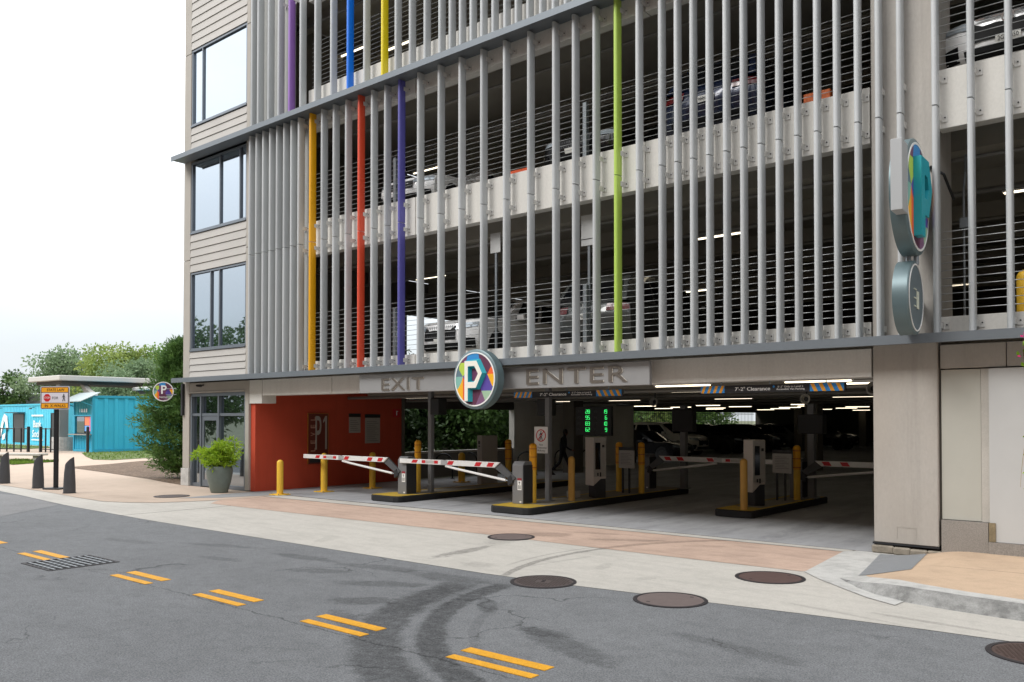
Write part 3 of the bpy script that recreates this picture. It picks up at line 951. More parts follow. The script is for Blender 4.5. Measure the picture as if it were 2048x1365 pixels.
LC = dict(yellow=mat('louver_yellow', '#e3a511', 0.4, var=0.03, scale=1), red=mat('louver_red', '#d24a2e', 0.4, var=0.03),
          purple=mat('louver_indigo', '#56539c', 0.4, var=0.03), green=mat('louver_green', '#a7c455', 0.4, var=0.03),
          violet=mat('louver_violet', '#9269b4', 0.4, var=0.03), blue=mat('louver_blue', '#0a72e0', 0.4, var=0.03),
          lemon=mat('louver_lemon', '#e0cb1c', 0.4, var=0.03))
LBL = dict(yellow='amber yellow louver', red='orange red louver', purple='indigo louver', green='lime green louver', violet='violet louver', blue='bright blue louver', lemon='lemon yellow louver')
def louver(x, z0, z1, brs, colour=None):
    h = round(z1 - z0, 3)
    if h not in FINS: FINS[h] = fin_mesh(h)
    o = link('louver', FINS[h], LC[colour] if colour else M['alu'], G, (x * 1.0060, -0.172, z0))
    if colour: o['label'] = LBL[colour]
    for z in brs:
        r = link('mounting_bracket', BR, M['bracket'], o, (0, 0.0065, z - z0))
        k = link('bolt', BO, M['bolt'], o, (0, 0.0065, z - z0))
    return o
rowA = [-20.15 + 0.313 * i for i in range(8)] + [-17.48, -17.01, -16.55, -16.08, -15.61, -15.14, -14.68, -14.21, -13.59, -12.95, -12.33, -11.71, -11.09, -10.46, -9.84,
        -9.37, -8.9, -8.43, -7.97, -7.51, -7.2, -6.9, -6.6, -6.29, -5.99, -5.69, -5.39, -5.09, -4.78, -4.48, -4.17, -3.87, -3.57, -3.1, -2.65, -2.19, -1.73, -1.27] + [-0.81 + 0.465 * i for i in range(16)]
colA = {-17.48: 'yellow', -15.61: 'red', -14.21: 'purple', -8.43: 'green'}
for x in rowA:
    c = colA.get(x)
    solid = x < -18.0
    louver(x, 3.203, 6.44, () if solid else (3.33, 6.31), c)
    louver(x, 6.46, 9.698, () if solid else (6.87, 9.52), c)
rowB = [-20.08, -19.78, -19.3, -18.85, -18.38, -17.9, -17.29, -16.66, -16.03, -15.42, -14.79, -14.33, -13.86, -13.39, -12.93, -12.62, -12.32, -12.01, -11.71, -11.4, -11.08,
        -10.78, -10.48, -10.16, -9.85, -9.56, -9.24, -8.93, -8.6] + [-8.1 + 0.465 * i for i in range(31)]
colB = {-18.38: 'violet', -16.03: 'blue', -14.79: 'lemon'}
for x in rowB:
    louver(x, 9.842, 16.6, () if x < -18.9 else (9.97, 12.93), colB.get(x))

# ================================================================== stair tower at the left end (same building): siding, windows, storefront
TL, TR = -24.13, -20.62
part('tower_core', M['conc_dark'], (TL + 0.05, TR - 0.03, 0.35, 5.4, 0.0, 17.0))
part('corner_pier', M['trim'], (TL, -23.76, -0.02, 0.35, 0.52, 3.205), bevel=0.006)
part('pier_base', M['curb'], (TL - 0.03, -23.72, -0.06, 0.36, 0.0, 0.515), bevel=0.008)
for z0, z1 in ((3.21, 6.75), (6.765, 9.845), (9.85, 13.0), (13.015, 17.0)):
    part('corner_trim', M['trim'], (TL, -23.76, -0.02, 0.35, z0, z1), bevel=0.006)
    part('edge_trim', M['trim'], (-20.79, TR, -0.02, 0.33, z0, z1), bevel=0.006)
part('edge_trim', M['trim'], (-20.80, -20.62, -0.02, 0.33, 0.02, 3.06), bevel=0.006)
# lap siding boards between the windows, one board each
bands = [(3.21, 4.0, 4), (6.38, 7.52, 5), (9.86, 10.74, 4), (13.1, 15.0, 8), (15.0, 17.0, 9)]
for z0, z1, n in bands:
    hgt = (z1 - z0) / n
    for i in range(n):
        a, c = z0 + i * hgt, z0 + (i + 1) * hgt
        b = MB()
        b.prism([(-0.002, c - 0.006), (0.1, c - 0.006), (0.1, a + 0.004), (-0.026, a + 0.004)], 'x', -23.755, -20.795)
        b.build('siding_board', M['siding'], G)
    part('siding_backing', M['bolt'], (-23.755, -20.795, 0.1, 0.3, z0, z1))
# windows with frame, mullions and panes
def window(z0, z1, mull):
    x0, x1 = -23.755, -20.795
    f = MB()
    f.box(x0, x1, 0.0, 0.12, z0, z0 + 0.06).box(x0, x1, 0.0, 0.12, z1 - 0.05, z1)
    f.box(x0, x0 + 0.06, 0.0, 0.12, z0 + 0.06, z1 - 0.06).box(x1 - 0.06, x1, 0.0, 0.12, z0 + 0.06, z1 - 0.06)
    fr = f.build('window', M['frame'], G)
    xs = [x0 + 0.06] + mull + [x1 - 0.06]
    for x in mull:
        MB().box(x - 0.022, x + 0.022, 0.005, 0.11, z0 + 0.062, z1 - 0.052).build('mullion', M['frame'], fr)
    for i in range(len(xs) - 1):
        a = xs[i] + (0.023 if i else 0.002)
        c = xs[i + 1] - (0.023 if i < len(xs) - 2 else 0.002)
        p = MB().box(a, c, 0.055, 0.07, z0 + 0.062, z1 - 0.062).build('pane', M['glass'], fr)
    MB().box(x0 - 0.0, x1 + 0.0, -0.04, -0.002, z0 - 0.035, z0 + 0.012).build('sill', M['frame'], fr)
window(4.04, 6.36, [-22.66, -22.19])
window(7.56, 9.68, [-22.19, -21.16])
window(10.79, 13.08, [-23.17])
# storefront: transom band, door, panes
SX0, SX1 = -23.715, -20.805
part('storefront_header', M['trim'], (-23.755, -20.805, -0.01, 0.3, 2.80, 3.06))
part('header_lip', M['strip'], (-23.755, -20.805, -0.035, 0.0, 2.755, 2.797))
sf = MB()
sf.box(SX0, SX1, 0.02, 0.16, 2.66, 2.75).box(SX0, SX1, 0.02, 0.16, 2.08, 2.16)
for x in (SX0 + 0.035, -23.16, -22.20, SX1 - 0.03):
    sf.box(x - 0.035, x + 0.035, 0.0, 0.17, 0.0, 2.658)
sf.box(SX0 + 0.07, -23.2, 0.03, 0.15, 0.0, 0.10).box(-22.165, SX1 - 0.06, 0.03, 0.15, 0.0, 0.10)
store = sf.build('storefront', M['frame'], G)
for a, c, z0, z1 in ((SX0 + 0.072, -23.197, 0.102, 2.078), (SX0 + 0.072, -23.197, 2.162, 2.658), (-23.123, -22.237, 2.162, 2.658), (-22.163, SX1 - 0.067, 2.162, 2.658), (-22.163, SX1 - 0.067, 0.102, 2.078)):
    MB().box(a, c, 0.085, 0.10, z0, z1).build('pane', M['glass_low'], store)
db = MB()
for q in ((-23.118, -23.02, 0.02, 2.07), (-22.34, -22.242, 0.02, 2.07)): db.box(q[0], q[1], 0.03, 0.08, q[2], q[3])
db.box(-23.018, -22.342, 0.03, 0.08, 0.02, 0.22).box(-23.018, -22.342, 0.03, 0.08, 1.95, 2.07)
door = db.build('door', M['frame'], G)
MB().box(-23.015, -22.345, 0.05, 0.062, 0.222, 1.948).build('pane', M['glass_low'], door)
MB().cyl((-22.40, -0.03, 0.85), (-22.40, -0.03, 1.25), 0.014).box(-22.41, -22.39, -0.03, 0.03, 0.88, 0.90).box(-22.41, -22.39, -0.03, 0.03, 1.20, 1.22).build('handle', M['steel'], door)
# lit tube seen through the glass
part('downpipe', M['dark'], (-24.11, -24.02, -0.10, -0.025, 2.1, 3.06))
# ================================================================== SIGNS
FACE = [mat('tri_' + n, h, 0.5) for n, h in (('teal_blue', '#2f86c4'), ('plum', '#6f3c60'), ('lime', '#b4cc4c'), ('slate', '#5f7684'), ('violet', '#5a48a0'), ('mint', '#7fb4a8'),
        ('amber', '#efb01c'), ('orange', '#e8602c'), ('sage', '#9dbb9c'), ('mauve', '#7a5676'), ('maroon', '#5e2f49'))]
M['teal'] = mat('teal_letter', '#1598a6', 0.45)
M['rim'] = mat('sign_rim', '#64767a', 0.42, metal=0.3, var=0.05, scale=3)
M['cream'] = mat('letter_face', '#eae6da', 0.4)
def facets(parent, R, y, scale=1.0, axis='y', sgn=1, x0=0.0):
    """The coloured triangles of a round sign, clipped to the circle; local (u, v) with v up."""
    T = [('teal_blue', [(-0.45, 0.66), (0.28, 0.6), (0.15, 1.2), (-0.3, 1.2)]), ('plum', [(-1.0, 0.66), (-0.45, 0.66), (-0.3, 1.2), (-0.8, 1.2)]),
         ('lime', [(-0.80, 0.66), (-0.44, 0.66), (-0.44, 0.30), (-0.62, 0.12), (-0.83, 0.40)]), ('slate', [(-1.2, 0.66), (-0.80, 0.66), (-0.83, 0.40), (-0.62, 0.12), (-1.2, 0.12)]),
         ('violet', [(-0.62, 0.12), (-0.44, 0.30), (-0.44, -0.1), (-0.5, -0.05)]), ('mint', [(-1.2, 0.12), (-0.62, 0.12), (-0.70, -0.1), (-0.88, -0.35), (-1.2, -0.4)]),
         ('amber', [(-0.62, 0.12), (-0.62, -1.0), (-0.9, -1.0), (-1.1, -0.4), (-0.88, -0.35), (-0.70, -0.1)]), ('orange', [(-0.62, 0.12), (-0.5, -0.05), (-0.44, -0.1), (-0.44, -1.1), (-0.62, -1.1)]),
         ('maroon', [(0.28, 0.6), (0.15, 1.2), (0.9, 1.2), (0.82, 0.45), (0.65, 0.18), (0.4, 0.2)]), ('orange', [(0.65, 0.18), (0.82, 0.45), (1.2, 0.5), (1.2, 0.18)]),
         ('amber', [(0.65, 0.18), (1.2, 0.18), (1.2, -0.3), (0.9, -0.28)]), ('violet', [(0.65, 0.18), (0.9, -0.28), (0.88, -0.45), (0.35, -0.45), (0.2, -0.2), (0.4, 0.2)]),
         ('sage', [(0.35, -0.45), (1.2, -0.45), (1.2, -1.0), (0.55, -0.85)]), ('mauve', [(0.35, -0.45), (0.55, -0.85), (0.5, -1.2), (-0.05, -1.2)]),
         ('maroon', [(-0.44, -0.1), (0.2, -0.2), (0.35, -0.45), (-0.05, -1.2), (-0.44, -1.2)]), ('plum', [(-0.44, 0.66), (0.28, 0.6), (0.4, 0.2), (0.2, -0.2), (-0.44, -0.1)])]
    N = 36
    circ = [(cos(2 * pi * i / N), sin(2 * pi * i / N)) for i in range(N)]
    for nm, pts in T:
        a = sum(pts[i][0] * pts[(i + 1) % len(pts)][1] - pts[(i + 1) % len(pts)][0] * pts[i][1] for i in range(len(pts)))
        if a < 0: pts = pts[::-1]
        out = pts
        for i in range(N):                      # clip to the circle (convex)
            p, q = circ[i], circ[(i + 1) % N]
            nx, ny = -(q[1] - p[1]), q[0] - p[0]
            res = []
            for j in range(len(out)):
                A, B = out[j], out[(j + 1) % len(out)]
                da, db_ = (A[0] - p[0]) * nx + (A[1] - p[1]) * ny, (B[0] - p[0]) * nx + (B[1] - p[1]) * ny
                if da >= 0: res.append(A)
                if (da >= 0) != (db_ >= 0):
                    t_ = da / (da - db_)
                    res.append((A[0] + (B[0] - A[0]) * t_, A[1] + (B[1] - A[1]) * t_))
            out = res
            if len(out) < 3: break
        if len(out) < 3: continue
        if axis == 'y': v = [(u * R, y, w * R) for u, w in out]
        else: v = [(y, u * R * sgn, w * R) for u, w in out]
        MB().poly(v).build('colour_facet', MATS['tri_' + nm], parent)
P_BASE = ([(-0.465, 0.74), (0.30, 0.78), (0.63, 0.22), (0.27, -0.40), (-0.10, -0.40), (-0.10, -0.87), (-0.465, -0.87)], [(-0.13, 0.42), (0.13, 0.42), (0.27, 0.19), (0.12, -0.06), (-0.13, -0.06)])
P_FRONT = ([(-0.375, 0.70), (0.25, 0.70), (0.53, 0.22), (0.22, -0.34), (-0.20, -0.34), (-0.20, -0.84), (-0.375, -0.84)], [(-0.20, 0.50), (0.14, 0.50), (0.325, 0.20), (0.13, -0.11), (-0.20, -0.11)])
def letter_p(parent, R, axis, d0, d1, m, mface=None, sgn=1, base=P_BASE, front=P_FRONT):
    """Faceted letter P standing proud of a sign, its sides sloping from the base outline to the face outline."""
    def P(u, v, t): return (u * R, t, v * R) if axis == 'y' else (t, u * R * sgn, v * R)
    o_, i_ = front
    L4 = (o_[0][0], o_[4][1])
    quads = [[o_[0], o_[1], i_[1], i_[0]], [o_[1], o_[2], i_[2], i_[1]], [o_[2], o_[3], i_[3], i_[2]], [o_[3], o_[4], i_[4], i_[3]],
             [o_[4], L4, i_[4]], [L4, o_[0], i_[0], i_[4]], [L4, o_[4], o_[5], o_[6]]]
    b, fc = MB(), MB()
    for q in quads: fc.poly([P(u, v, d1) for u, v in q])
    for bl, fl in zip(base, front):
        n = len(bl)
        for k in range(n):
            b.poly([P(*bl[k], d0), P(*bl[(k + 1) % n], d0), P(*fl[(k + 1) % n], d1), P(*fl[k], d1)])
    o = b.build('letter_side', m, parent)
    fc.build('letter_face', mface or m, parent)
    return o
# -- board over the entrance
t = thing('entrance_sign', 'long silver board lettered EXIT and ENTER over the garage mouth', 'entrance sign', (-11.665, -0.25, 2.595))
b = MB()
b.box(-3.92, 3.92, -0.06, 0.03, 0.0, 0.43)
for x in (-3.5, -1.5, 1.5, 3.5): b.box(x - 0.04, x + 0.04, 0.03, 0.248, 0.1, 0.3)
b.build('board', mat('sign_board_silver', '#969696', 0.45, metal=0.25, var=0.03), t, bevel=0.008)
br = mat('letter_bronze', '#6e6861', 0.4, metal=0.4)
ed = mat('letter_edge', '#d6d0c4', 0.5)
for s, x, w, h, zc in (('EXIT', -14.10, 1.37, 0.27, 0.19), ('ENTER', -9.36, 2.31, 0.285, 0.222)):
    text('lettering_edge', s, ed, t, (x + 0.012 + 11.665, -0.066, zc - 0.006), h, w, ex=0.010, spacing=1.12)
    text('lettering', s, br, t, (x + 11.665, -0.078, zc), h, w, ex=0.012, spacing=1.12)
# -- round P sign hung over the board
t = thing('round_parking_sign', 'round sign with a faceted P over the EXIT and ENTER board', 'parking sign', (-11.5, -0.60, 2.79))
MB().lathe([(0.60, -0.05), (0.60, 0.14), (0.575, 0.155), (0.0, 0.155)], n=56, axis='y').build('drum', M['rim'], t, smooth=True)
MB().lathe([(0.545, 0.1565), (0.545, 0.168), (0.518, 0.168), (0.518, 0.1565)], n=56, axis='y').build('white_ring', M['white'], t)
facets(t, 0.519, -0.159)
letter_p(t, 0.519, 'y', -0.161, -0.25, M['teal'], M['cream'])
for x in (-0.2, 0.2): MB().box(x - 0.03, x + 0.03, 0.056, 0.29, -0.05, 0.05).build('mounting_arm', M['steel'], t)
# -- blade sign on the column: big round P and a small disc under it, seen edge-on
t = thing('blade_sign', 'large round blade sign with a teal P standing out from the column', 'blade sign', (-3.29, -0.86, 5.03), radians(3.5))
MB().lathe([(0.0, -0.10), (0.79, -0.10), (0.79, 0.085), (0.765, 0.10), (0.0, 0.10)], n=64, axis='x').build('drum', M['rim'], t, smooth=True)
MB().lathe([(0.735, 0.101), (0.735, 0.11), (0.705, 0.11), (0.705, 0.101)], n=64, axis='x').build('white_ring', M['white'], t)
facets(t, 0.706, 0.104, axis='x')
letter_p(t, 0.66, 'x', 0.105, 0.205, M['teal'], base=P_BASE, front=P_BASE)
MB().box(-0.03, 0.11, -1.0, -0.66, -0.36, 0.56).build('edge_fin', mat('edge_fin_grey', '#a4a6a7', 0.5), t, bevel=0.006)
MB().cyl((-0.04, 0.05, -0.90), (-0.04, 0.05, -0.77), 0.035).cyl((0.05, 0.12, -0.90), (0.05, 0.12, -0.77), 0.035).build('spacer_pipe', M['steel'], t)
MB().box(-0.04, 0.04, 0.55, 0.83, -0.4, -0.3).box(-0.04, 0.04, 0.55, 0.83, 0.3, 0.4).build('mounting_arm', M['steel'], t)
t = thing('hours_disc', 'small grey round disc hanging under the big blade sign', 'disc sign', (-3.34, -0.80, 3.665), radians(3.5))
MB().lathe([(0.0, -0.1), (0.51, -0.1), (0.51, 0.085), (0.495, 0.1), (0.0, 0.1)], n=56, axis='x').build('drum', M['rim'], t, smooth=True)
MB().lathe([(0.465, 0.101), (0.465, 0.110), (0.445, 0.110), (0.445, 0.101)], n=56, axis='x').build('white_ring', M['white'], t)
disc = [(0.1025, 0.444 * cos(2 * pi * i / 48), 0.444 * sin(2 * pi * i / 48)) for i in range(48)]
MB().poly(disc).build('disc_face', mat('disc_face', '#5f6c72', 0.5), t)
db = MB()
db.box(0.104, 0.112, -0.16, 0.0, 0.10, 0.115).box(0.104, 0.112, -0.16, 0.0, -0.02, -0.005).box(0.104, 0.112, -0.16, 0.0, -0.13, -0.115).box(0.104, 0.114, 0.0, 0.13, -0.15, 0.09)
db.build('display_panel', mat('display_panel', '#c6ccbd', 0.5), t)
MB().box(-0.04, 0.04, 0.40, 0.77, -0.05, 0.05).build('mounting_arm', M['steel'], t)
# -- small round blade sign at the stair tower corner
t = thing('round_stair_sign', 'small round P sign on a bracket in front of the cedar', 'parking sign', (-24.88, -0.24, 2.83), radians(56))
MB().lathe([(0.30, -0.05), (0.30, 0.05), (0.0, 0.05)], n=40, axis='y').build('drum', M['rim'], t, smooth=True)
MB().lathe([(0.30, 0.052), (0.30, 0.06), (0.272, 0.06), (0.272, 0.052)], n=40, axis='y').build('white_ring', M['white'], t)
facets(t, 0.273, -0.054)
text('lettering', 'P', M['white'], t, (0.02, -0.058, 0.06), 0.26, 0.16, ex=0.006, bold=0.02)
text('lettering', 'PARKING', M['white'], t, (0.0, -0.058, -0.175), 0.055, 0.24, ex=0.004)
ca, sa = cos(radians(56)), -sin(radians(56))
MB().cyl((0.15 * ca, 0.15 * sa + 0.06, 0.08), (0.77 * ca, 0.77 * sa + 0.06, 0.08), 0.012, n=6).cyl((0.15 * ca, 0.15 * sa + 0.06, -0.10), (0.77 * ca, 0.77 * sa + 0.06, -0.10), 0.012, n=6).build('mounting_arm', M['steel'], t)
# -- clearance bars hung inside the mouth
blue_s = mat('clearance_blue', '#2d86cc', 0.5)
ora_s = mat('clearance_orange', '#e9a12a', 0.5)
def clearance(x0, x1, y, z0, z1, label):
    t = thing('clearance_sign', label, 'clearance sign', ((x0 + x1) / 2, y, z0))
    hw, h = (x1 - x0) / 2, z1 - z0
    MB().box(-hw, hw, 0, 0.06, 0, h).build('bar', mat('clearance_black', '#1d1d20', 0.5), t)
    for a, c, lean in ((-hw + 0.0, -hw * 0.64, 1), (hw * 0.55, hw - 0.02, -1)):
        MB().box(a, c, -0.003, -0.0005, 0.002, h - 0.002).build('blue_field', blue_s, t)
        n = 4
        w = (c - a) / n
        for i in range(n):
            u = a + i * w + w * 0.05
            q = [(u, 0.003), (u + w * 0.45, 0.003), (u + w * 0.9, h - 0.003), (u + w * 0.45, h - 0.003)]
            if lean < 0: q = [(u + w * 0.45, 0.003), (u + w * 0.9, 0.003), (u + w * 0.45, h - 0.003), (u, h - 0.003)]
            MB().prism(q, 'y', -0.0055, -0.0035).build('orange_stripe', ora_s, t)
    text('lettering', '7\'-2" Clearance', M['white'], t, (-hw * 0.235, -0.003, h * 0.5), h * 0.50, hw * 0.5, ex=0.003, bold=0.008)
    text('lettering', '8\'-2" Only to Level 2\nAccessible Van Parking', M['white'], t, (hw * 0.29, -0.003, h * 0.5), h * 0.62, hw * 0.38, ex=0.003, bold=0.008)
    MB().cyl((hw * 0.065, -0.001, h * 0.72), (hw * 0.065, -0.004, h * 0.72), 0.018, n=16).build('access_symbol', blue_s, t)
    for u in (-0.7, 0.0, 0.75): MB().cyl((u * hw, 0.03, h), (u * hw, 0.03, h + (0.06 if y < 0.4 else 0.3)), 0.012, n=6).build('hanger', M['steel'], t)
clearance(-6.99, -4.52, 0.15, 2.437, 2.565, 'brightly lit 7 ft 2 in clearance bar at the right side of the mouth')
clearance(-11.62, -8.9, 0.62, 2.44, 2.565, 'dim 7 ft 2 in clearance bar half hidden under the ENTER board')

# ================================================================== ISLANDS, POSTS, GATES, KIOSKS
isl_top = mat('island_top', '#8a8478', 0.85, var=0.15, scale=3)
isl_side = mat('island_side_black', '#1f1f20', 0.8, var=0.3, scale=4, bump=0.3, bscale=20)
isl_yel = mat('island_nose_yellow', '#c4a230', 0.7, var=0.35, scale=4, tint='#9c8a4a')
def island(x0, x1, y0, y1, label):
    t = thing('traffic_island', label, 'traffic island', ((x0 + x1) / 2, y0, 0), 0, 'kerbed islands between the lanes')
    hw, L_ = (x1 - x0) / 2, y1 - y0
    c = 0.16
    def ring(k): return [(-hw + c, k), (hw - c, k), (hw - 0.04, c * 0.4 + k), (hw - k, c + k), (hw - k, L_ - k), (-hw + k, L_ - k), (-hw + k, c + k), (-hw + 0.04, c * 0.4 + k)]
    MB().prism(ring(0), 'z', 0.0, 0.148).build('kerb_body', isl_side, t, bevel=0.02)
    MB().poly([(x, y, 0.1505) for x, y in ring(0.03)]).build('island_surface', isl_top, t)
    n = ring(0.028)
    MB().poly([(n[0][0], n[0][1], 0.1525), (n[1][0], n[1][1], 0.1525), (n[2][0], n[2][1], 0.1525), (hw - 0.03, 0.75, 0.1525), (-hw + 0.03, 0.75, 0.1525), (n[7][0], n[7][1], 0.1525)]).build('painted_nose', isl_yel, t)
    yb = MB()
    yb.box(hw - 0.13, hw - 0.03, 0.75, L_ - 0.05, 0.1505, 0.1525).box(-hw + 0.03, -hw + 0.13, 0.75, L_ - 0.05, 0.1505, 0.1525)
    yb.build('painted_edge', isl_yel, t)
    return t
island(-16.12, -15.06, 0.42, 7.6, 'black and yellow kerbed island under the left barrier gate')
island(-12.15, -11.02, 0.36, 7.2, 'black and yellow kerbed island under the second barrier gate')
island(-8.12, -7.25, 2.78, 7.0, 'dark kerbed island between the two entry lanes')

def bollard(x, y, z0, h, label, group=None, r=0.085, base=False, sleeve=False, m=None):
    t = thing('bollard', label, 'bollard', (x, y, z0), 0, group)
    m = m or M['yellow']
    prof = [(r, 0.0), (r, h - r * 0.9)] + [(r * cos(a), h - r * 0.9 + r * 0.9 * sin(a)) for a in (0.35, 0.7, 1.05, 1.35)] + [(0.0, h)]
    MB().lathe(prof, n=20).build('post', m, t, smooth=True)
    if base:
        MB().box(-0.2, 0.2, -0.2, 0.2, 0.001, 0.022).build('base_plate', m, t, bevel=0.004)
        k = MB()
        for u, v in ((-0.15, -0.15), (0.15, -0.15), (0.15, 0.15), (-0.15, 0.15)): k.cyl((u, v, 0.022), (u, v, 0.045), 0.014, n=6)
        k.build('anchor_bolts', M['steel'], t)
    if sleeve:
        s = h * 0.44
        MB().lathe([(r * 1.12, h - s), (r * 1.12, h - r * 0.7)] + [(r * 1.12 * cos(a), h - r * 0.7 + r * 0.9 * sin(a)) for a in (0.4, 0.8, 1.2)] + [(0.0, h + r * 0.2)], n=20).build('sleeve', M['yellowsleeve'], t, smooth=True)
        for q in (0.12, 0.30, s - 0.04):
            MB().lathe([(r * 1.13, h - q), (r * 1.15, h - q + 0.002), (r * 1.15, h - q + 0.014), (r * 1.13, h - q + 0.016)], n=20).build('red_band', mat('band_red', '#a4401e', 0.5), t)
    return t
BG = 'yellow bollards at the garage lanes'
bollard(-19.08, -0.06, 0, 0.92, 'yellow bollard with square base plate, first one out on the pavement by the red wall', BG, 0.085, True)
bollard(-18.94, 1.26, 0, 1.06, 'yellow bollard with base plate behind the tip of the left gate arm', BG, 0.09, True)
bollard(-18.83, 2.89, 0, 1.04, 'shaded yellow bollard deepest along the red wall', BG, 0.09, True)
bollard(-15.62, 1.62, 0.152, 1.30, 'tall banded yellow bollard behind the first gate cabinet', BG, 0.075, False, True)
bollard(-11.68, 1.34, 0.152, 1.30, 'tall banded yellow bollard touching the second gate cabinet', BG, 0.075, False, True)
bollard(-11.32, 2.28, 0.152, 1.0, 'bare orange-yellow bollard just left of the white ticket kiosk', BG, 0.075, m=mat('bollard_orange', '#c99a48', 0.5, var=0.08, scale=5))
bollard(-11.87, 5.1, 0.152, 1.24, 'shaded banded bollard between the white kiosk and the notice board', BG, 0.08, False, True)
bollard(-11.18, 5.05, 0.152, 1.25, 'banded bollard rising behind the notice board of the middle island', BG, 0.075, False, True)
bollard(-16.3, 5.96, 0, 1.38, 'dark orange bollard right of the far grey kiosk', BG, 0.09, False, True)
bollard(-18.45, 6.22, 0, 0.94, 'low yellow bollard between the two bike racks', BG, 0.11, True)
bollard(-7.52, 3.0, 0.152, 1.04, 'yellow bollard at the nose of the dark right-hand island', BG, 0.075, m=MATS['bollard_orange'])
bollard(-7.50, 5.75, 0.152, 1.23, 'dim banded bollard behind the right-hand notice board', BG, 0.075, False, True)

def gate(loc, sgn, label, arm_len=3.2, sticker=True):
    """Barrier: cabinet, crank elbow, folding striped arm with a strut under it. sgn -1: arm reaches to -X."""
    t = thing('barrier_gate', label, 'barrier gate', loc)
    s = sgn
    b = MB()
    b.prism([(-0.17, 0.0), (0.17, 0.0), (0.17, 0.84), (0.12, 0.92), (-0.10, 0.92), (-0.17, 0.84)], 'x', -0.15, 0.15)
    b.build('cabinet', M['grey'], t, bevel=0.008)
    MB().box(0.151, 0.162, -0.165, 0.165, 0.02, 0.84).build('side_door', M['grey_dk'], t)
    MB().box(0.06, 0.11, -0.1765, -0.171, 0.03, 0.06).build('maker_plate', M['white'], t)
    hx = 0.17 * s
    MB().cyl((0.15 * s, -0.05, 0.60), (0.15 * s + 0.06 * s, -0.05, 0.60), 0.075, n=16).build('hub', M['dark'], t)
    bm_ = MB()
    bm_.prism([(0.10 * s, 0.45), (0.24 * s, 0.38), (0.26 * s, 0.55), (0.16 * s, 0.62)], 'y', -0.12, -0.22)
    bm_.build('counterweight', M['dark'], t, bevel=0.01)
    # crank elbow up to the arm
    e = MB()
    e.prism([(0.04 * s, 0.56), (0.14 * s, 0.48), (0.66 * s, 0.765), (0.66 * s, 0.885), (0.50 * s, 0.885)], 'y', -0.20, -0.15)
    e.build('elbow', mat('elbow_grey', '#55575a', 0.5, metal=0.2), t)
    xa, xm = 0.62 * s, (0.62 + arm_len * 0.5) * s
    xb = (0.62 + arm_len) * s
    zc = 0.825
    aw = 0.062
    a1 = MB().prism([(xa, zc - aw), (xm - 0.06 * s, zc - aw), (xm - 0.02 * s, zc - aw * 0.5), (xm - 0.02 * s, zc + aw), (xa - 0.16 * s, zc + aw)], 'y', -0.23, -0.19).build('arm', M['white'], t, bevel=0.005)
    a2 = MB().prism([(xm + 0.04 * s, zc - aw * 0.95), (xb, zc - aw * 0.9), (xb, zc + aw * 0.85), (xm + 0.04 * s, zc + aw * 0.95)], 'y', -0.23, -0.19).build('arm', M['white'], t, bevel=0.005)
    MB().box(min(xm - 0.09 * s, xm + 0.12 * s), max(xm - 0.09 * s, xm + 0.12 * s), -0.238, -0.232, zc - 0.055, zc + 0.055).build('hinge', mat('hinge_silver', '#b9babb', 0.4, metal=0.5), t)
    for k, f in enumerate((0.02, 0.14, 0.42)):
        u = xa + f * arm_len * s
        MB().prism([(u, zc - 0.045), (u + 0.17 * s, zc - 0.045), (u + 0.11 * s, zc + 0.045), (u - 0.06 * s, zc + 0.045)], 'y', -0.2345, -0.2325).build('red_stripe', M['red_refl'], a1)
    u = xm + 0.95 * s
    MB().prism([(u, zc - 0.035), (u + 0.17 * s, zc - 0.035), (u + 0.11 * s, zc + 0.04), (u - 0.06 * s, zc + 0.04)], 'y', -0.2345, -0.2325).build('red_stripe', M['red_refl'], a2)
    for u0, u1, m in ((0.22, 0.34, M['red_refl']), (0.64, 0.76, M['red_refl']), (0.35, 0.63, mat('arm_sticker', '#b8b6b2', 0.5))):
        p, q = xm + u0 * s, xm + u1 * s
        MB().box(min(p, q), max(p, q), -0.2345, -0.2325, zc - 0.032, zc + 0.036).build('sticker', m, a2)
    # strut
    st = MB()
    st.tube([(xm - 0.02 * s, -0.21, zc - 0.08), (xm - 0.35 * s, -0.21, zc - 0.13), (0.30 * s, -0.21, 0.50)], 0.028, n=8)
    st.build('strut', M['white'], t)
    MB().cyl((0.30 * s, -0.21, 0.50), (0.17 * s, -0.19, 0.48), 0.012).build('strut_rod', M['steel'], t)
    if sticker:
        MB().box(0.0, 0.115, -0.174, -0.1715, 0.51, 0.56).build('warning_header', mat('warning_red', '#8e2430', 0.5), t)
        MB().box(0.0, 0.115, -0.174, -0.1715, 0.30, 0.508).build('warning_label', M['white'], t)
        k = MB()
        for z in (0.33, 0.35, 0.37, 0.39): k.box(0.012, 0.10, -0.1755, -0.1742, z, z + 0.009)
        k.box(0.05, 0.062, -0.1755, -0.1742, 0.42, 0.47).box(0.035, 0.075, -0.1755, -0.1742, 0.46, 0.48)
        k.build('warning_print', M['black'], t)
    return t
gate((-15.50, 1.14, 0.152), -1, 'barrier gate nearest the red wall with its striped arm down', 3.28)
gate((-11.80, 1.12, 0.152), -1, 'barrier gate in front of the no-pedestrians sign, striped arm down', 3.08)
gate((-11.75, 6.3, 0.152), 1, 'dim entry gate behind the notice board, arm reaching to the right kiosk', 3.0, False)
gate((-7.7, 6.35, 0.152), 1, 'dim entry gate deepest on the right, arm reaching behind the column', 3.4, False)

